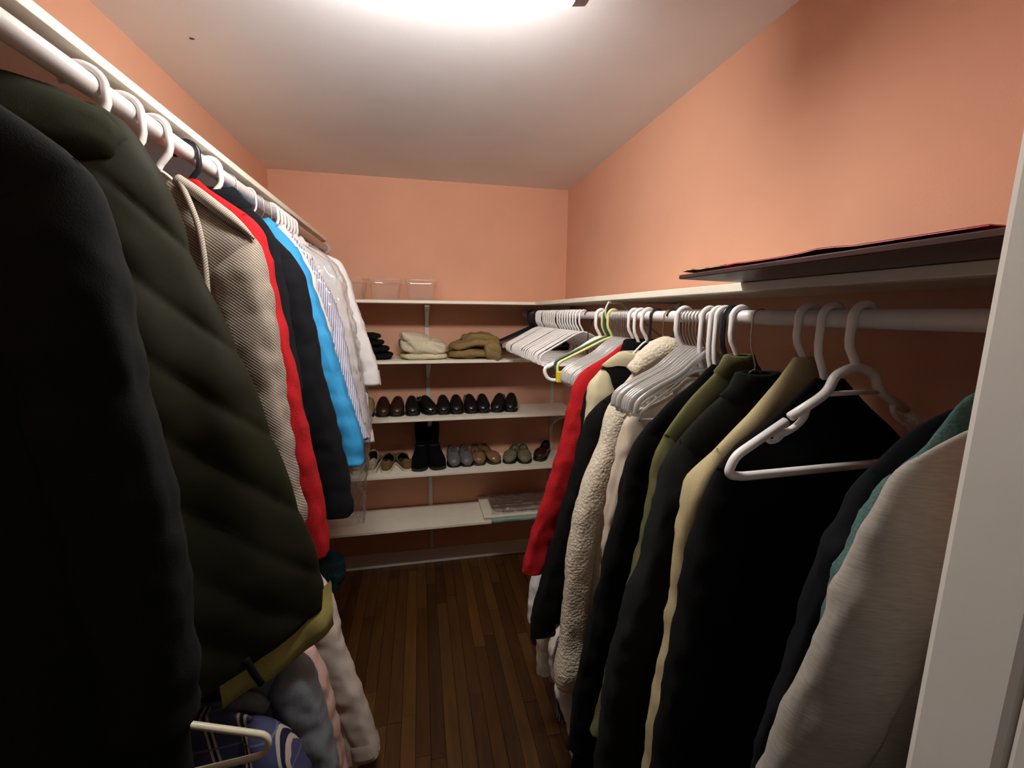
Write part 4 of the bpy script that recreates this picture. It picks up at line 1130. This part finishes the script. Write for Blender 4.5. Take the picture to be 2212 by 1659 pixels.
slab('layer', T, (-0.005, 0, 0.030), (0.150, 0.112, 0.024), 'tanfleece', 5, amp=0.010, ridge=0.8, droop=lambda a, b_: 0.016*(1-a*a)-0.012)
slab('layer', T, (0.004, -0.006, 0.084), (0.152, 0.112, 0.030), 'tanfleece', 6, amp=0.012, ridge=0.9, droop=lambda a, b_: 0.020*(1-a*a)-0.010+0.014*a)
slab('layer', T, (0.036, 0.004, 0.120), (0.112, 0.105, 0.026), 'tanfleece', 7, amp=0.012, ridge=0.9, droop=lambda a, b_: 0.014*(1-a*a)-0.012)
slab('hanging_end', T, (0.100, -0.118, 0.040), (0.050, 0.034, 0.052), 'tanfleece', 8, amp=0.010, ridge=0.8, droop=lambda a, b_: -0.006*a)
T = thing('folded_trousers', 'stack of folded black clothes on the second shelf', 'clothes', (-0.265, 2.60, z2))
for i in range(4):
    slab('layer', T, (-0.012*i+0.006*(i % 2), 0, 0.020+0.036*i), (0.108-0.012*i, 0.105, 0.0185), 'black', 9+i, amp=0.007, p=0.4)

# ------------------------------------------------------------------ shoes
def shoe(name, label, loc, rotz, mat, sole, kind, group, L=0.245, Wd=0.086, lace=False):
    """toe points to local -y, heel at +y"""
    T = thing(name, label, 'boot' if kind == 'boot' else 'shoe', loc, rotz, group)
    hw = [(0, .42), (.04, .62), (.12, .74), (.3, .76), (.5, .86), (.68, 1.0), (.8, 1.0), (.9, .90), (.96, .70), (1, .40)]
    if kind == 'clog': hw = [(0, .45), (.05, .66), (.15, .80), (.5, .88), (.7, 1.05), (.85, 1.0), (.93, .80), (1, .38)]
    tops = {'dress': [(0, .056), (.05, .072), (.2, .068), (.30, .076), (.40, .092), (.52, .090), (.66, .074), (.80, .060), (.90, .050), (.96, .040), (1, .026)],
            'sneaker': [(0, .055), (.05, .078), (.2, .070), (.4, .078), (.5, .084), (.65, .064), (.85, .046), (.95, .038), (1, .026)],
            'slip': [(0, .054), (.05, .072), (.2, .062), (.4, .054), (.55, .052), (.62, .056), (.72, .056), (.85, .048), (.95, .038), (1, .026)],
            'clog': [(0, .046), (.05, .058), (.3, .048), (.45, .048), (.56, .056), (.68, .060), (.78, .054), (.88, .046), (.95, .038), (1, .024)],
            'boot': [(0, .080), (.05, .11), (.2, .125), (.36, .125), (.48, .105), (.6, .078), (.75, .060), (.88, .050), (.95, .042), (1, .028)]}[kind]
    op = {'dress': (.03, .38, 1.0), 'sneaker': (.03, .52, 1.25), 'slip': (.02, .64, 1.5), 'clog': (.03, .58, 1.5), 'boot': None}[kind]
    sth = {'dress': .009, 'sneaker': .024, 'slip': .014, 'clog': .012, 'boot': .020}[kind]
    n, m_ = 34, 26; V = []; F = []
    for i in range(n+1):
        s = i/n; s2 = 0.5-0.5*math.cos(PI*s)
        w = Wd/2*interp(hw, s2); h = interp(tops, s2); y = L*(0.5-s2)
        if i in (0, n): w *= 0.7
        g_ = 0.0
        if op:
            o0, o1, gm = op
            if o0 < s2 < o1: q = (s2-o0)/(o1-o0); g_ = gm*(math.sin(PI*q)**0.5)
        A = PI-g_
        for j in range(m_+1):
            a = -A+2*A*j/m_
            xx = w*spow(math.sin(a), 0.75)
            zz = h/2-h/2*math.cos(a) if abs(a) < PI/2 else h/2-h/2*spow(math.cos(a), 0.9)
            tp = max(0, (zz/h-0.45)/0.55) if h else 0
            narrow = 0.22 if kind in ('dress',) else 0.16
            V.append((xx*(1-narrow*tp*tp), y+(0.010*tp if s2 < 0.06 else 0), sth+max(0, zz-0.002)))
    for i in range(n):
        for j in range(m_):
            a = i*(m_+1)+j; F.append((a, a+1, a+m_+2, a+m_+1))
    for e, yy in ((0, L*0.5), (n, -L*0.5)):          # close heel and toe
        ring_ = [e*(m_+1)+j for j in range(m_+1)]
        zc_ = sum(V[i][2] for i in ring_)/len(ring_); V.append((0, yy+(0.004 if e == 0 else -0.004), zc_)); c_ = len(V)-1
        for j in range(m_):
            f = (ring_[j], ring_[j+1], c_); F.append(f[::-1] if e == 0 else f)
    bm = bmesh.new(); vs = [bm.verts.new(v) for v in V]
    for f in F:
        try: bm.faces.new([vs[i] for i in f])
        except ValueError: pass
    bmesh.ops.remove_doubles(bm, verts=bm.verts, dist=0.0004)
    bmesh.ops.recalc_face_normals(bm, faces=bm.faces)
    up = bm_obj('upper', bm, mat, T, smooth=True)
    sm = up.modifiers.new('thickness', 'SOLIDIFY'); sm.thickness = 0.002; sm.offset = -1
    # sole
    V = []; F = []; out = []
    for i in range(n+1): 
        s2 = 0.5-0.5*math.cos(PI*i/n); w = Wd/2*interp(hw, s2)*(1.02 if kind != 'sneaker' else 1.05)
        out.append((w, L*(0.502-1.006*s2) if kind != 'sneaker' else L*(0.508-1.016*s2)))
    ring = [(w, y) for w, y in out]+[(-w, y) for w, y in out[::-1]]
    k = len(ring)
    heel = kind == 'dress'
    for zz, sc in ((0.0 if not heel else 0.0, 0.985), (0.002, 1.0), (sth, 1.0), (sth+0.001, 0.9)):
        for x_, y_ in ring: V.append((x_*sc, y_*sc, zz))
    for q in range(3):
        for j in range(k): F.append((q*k+j, q*k+(j+1) % k, (q+1)*k+(j+1) % k, (q+1)*k+j))
    F.append(tuple(range(k))[::-1]); F.append(tuple(3*k+j for j in range(k)))
    mesh('sole', V, F, sole, T, smooth=False)
    if op:
        V = [(x_*0.80, y_*0.86, sth+0.006) for x_, y_ in ring]
        mesh('insole', V, [tuple(range(k))], 'insole', T)
    if lace:
        for q in range(4):
            s = .50+.055*q; y = L*(0.5-s); h = sth+interp(tops, s)+0.0005; w = 0.017
            V, F = tube(smooth_path([(-w, y, h-0.007), (0, y-0.004, h+0.001), (w, y+0.004, h-0.007)], 4), 0.0022, 6)
            mesh('lace', V, F, 'solewhite' if mat == 'shoewhite' else 'soleblack', T)
    if kind == 'boot':
        V = []; F = []; m2 = 26
        rows = [(0.075, 0.034, 0.050, 0.060), (0.11, 0.035, 0.050, 0.062), (0.15, 0.037, 0.049, 0.064), (0.20, 0.040, 0.051, 0.064), (0.235, 0.041, 0.052, 0.064), (0.245, 0.040, 0.051, 0.064), (0.24, 0.036, 0.047, 0.064), (0.15, 0.034, 0.045, 0.064)]
        for z, rx, ry, cy in rows:
            for j in range(m2):
                th = 2*PI*j/m2; f = 1+0.05*nz(math.cos(th)*2, math.sin(th)*2, z*14)
                V.append((rx*f*math.cos(th), cy+ry*f*math.sin(th), z))
        for i in range(len(rows)-1):
            for j in range(m2): F.append((i*m2+j, i*m2+(j+1) % m2, (i+1)*m2+(j+1) % m2, (i+1)*m2+j))
        mesh('shaft', V, F, mat, T)
        V, F = tube(smooth_path([(-0.041, 0.055, 0.115), (-0.030, 0.012, 0.118), (0.0, 0.0, 0.120), (0.030, 0.012, 0.118), (0.041, 0.055, 0.115)], 5), 0.004, 8)
        mesh('strap', V, F, 'soleblack', T)
    return T
z3 = 1.0685; z4 = 0.7365
yc = 2.628
row3 = [(-0.312, 'beige suede shoe half hidden behind the white shirts', 'shoebeige', 'soleblack', 0, 'beige pair'),
        (-0.222, 'left shoe of the dark brown dress pair', 'shoebrown', 'soleblack', 2, 'dark brown pair'),
        (-0.140, 'right shoe of the dark brown dress pair', 'shoebrown', 'soleblack', -2, 'dark brown pair'),
        (-0.056, 'left black dress shoe beside the dark brown pair', 'shoeblack', 'soleblack', 4, 'first black pair'),
        (0.027, 'black dress shoe turned sideways beside the dark brown pair', 'shoeblack', 'soleblack', 22, 'first black pair'),
        (0.130, 'third black dress shoe from the left, middle shelf', 'shoeblack', 'soleblack', 0, 'second black pair'),
        (0.210, 'fourth black dress shoe from the left, middle shelf', 'shoeblack', 'soleblack', -2, 'second black pair'),
        (0.294, 'fifth black dress shoe from the left, middle shelf', 'shoeblack', 'soleblack', 3, 'third black pair'),
        (0.374, 'sixth black dress shoe from the left, middle shelf', 'shoeblack', 'soleblack', -3, 'third black pair'),
        (0.482, 'angled black loafer, second from the right on middle shelf', 'shoeblack', 'soleblack', -20, 'last black pair'),
        (0.560, 'rightmost black shoe on the middle shelf', 'shoeblack', 'soleblack', -14, 'last black pair')]
for x_, lb, mt, so, rz, gp in row3:
    shoe('dress_shoe', lb, (x_, yc+0.002, z3), math.radians(rz), mt, so, 'dress', gp, L=0.226)
row4 = [(-0.378, 'white canvas sneaker at the left end behind plastic', 'shoewhite', 'solewhite', 180, 'sneaker', 'white sneakers', 0.236, 2.622, True),
        (-0.292, 'white canvas sneaker beside the brown slip-ons', 'shoewhite', 'solewhite', 178, 'sneaker', 'white sneakers', 0.236, 2.622, True),
        (-0.205, 'left brown suede slip-on with white sole', 'shoetan', 'solewhite', 176, 'slip', 'brown slip-ons', 0.236, 2.620, False),
        (-0.118, 'right brown suede slip-on with white sole', 'shoetan', 'solewhite', 196, 'slip', 'brown slip-ons', 0.236, 2.622, False),
        (-0.012, 'left tall black boot on the fourth shelf', 'suedeblack', 'soleblack', -7, 'boot', 'black boots', 0.245, 2.612, False),
        (0.076, 'right tall black boot on the fourth shelf', 'suedeblack', 'soleblack', 10, 'boot', 'black boots', 0.245, 2.614, False),
        (0.186, 'left grey laced shoe beside the boots', 'shoegrey', 'soleblack', 2, 'dress', 'grey laced pair', 0.226, 2.632, True),
        (0.264, 'right grey laced shoe beside the boots', 'shoegrey', 'soleblack', 2, 'dress', 'grey laced pair', 0.226, 2.632, True),
        (0.342, 'left bronze leather loafer with a bright sheen', 'shoeloafer', 'solebrown', 2, 'slip', 'bronze loafers', 0.22, 2.635, False),
        (0.424, 'right bronze leather loafer, toes turned outwards', 'shoeloafer', 'solebrown', 14, 'slip', 'bronze loafers', 0.22, 2.635, False),
        (0.566, 'left olive clog pointing right on the fourth shelf', 'shoeolive', 'soleblack', -24, 'clog', 'olive clogs', 0.226, 2.625, False),
        (0.645, 'right olive clog on the fourth shelf', 'shoeolive', 'soleblack', -10, 'clog', 'olive clogs', 0.226, 2.615, False),
        (0.775, 'dark brown shoe half hidden by the right red sleeve', 'shoebrown', 'soleblack', -30, 'slip', 'brown pair at the right end', 0.226, 2.632, False)]
kn = {'sneaker': 'sneaker', 'slip': 'slip_on_shoe', 'boot': 'ankle_boot', 'dress': 'laced_shoe', 'clog': 'clog'}
for x_, lb, mt, so, rz, kd, gp, L_, y_, lc in row4:
    shoe(kn[kd], lb, (x_, y_, z4), math.radians(rz), mt, so, kd, gp, L=L_, Wd=0.086 if kd != 'boot' else 0.100, lace=lc)

# ------------------------------------------------------------------ plastic-wrapped linens on the lowest shelf
z5 = 0.4045
T = thing('white_box', 'flat white lidded box on the lowest shelf', 'box', (0.60, 2.60, z5))
box('base', (-0.238, -0.148, 0), (0.238, 0.148, 0.016), 'shelf', T, bevel=0.003)
box('lid', (-0.242, -0.152, 0.0165), (0.242, 0.149, 0.030), 'shelf', T, bevel=0.003)
T = thing('wrapped_linen', 'grey-pink folded linen in crinkled clear film on white box', 'linen', (0.625, 2.605, z5+0.0308))
slab('cloth', T, (0, 0, 0.012), (0.20, 0.125, 0.0105), 'greyfab', 31, amp=0.003, p=0.35)
V = []; F = []; n = 60
for i in range(n+1):
    for j in range(n+1):
        x_ = -0.215+0.43*i/n; y_ = -0.150+0.285*j/n
        cr = abs(nz(x_*18, y_*22, 3))*0.020+abs(nz(x_*42, y_*48, 7))*0.012
        fr = sstep((0.05-(y_+0.150))/0.05)
        V.append((x_, y_, 0.026+cr*(0.5+0.9*fr)-0.022*fr*fr))
for i in range(n):
    for j in range(n): a = i*(n+1)+j; F.append((a, a+n+1, a+n+2, a+1))
mesh('wrapping_film', V, F, 'wrap', T)
T = thing('folded_linen', 'pale teal folded cloth along the front of white box', 'linen', (0.545, 2.4275, z5+0.0002))
slab('cloth', T, (0, 0, 0.013), (0.145, 0.016, 0.0125), 'tealfab', 33, amp=0.003, p=0.4, freq=20)
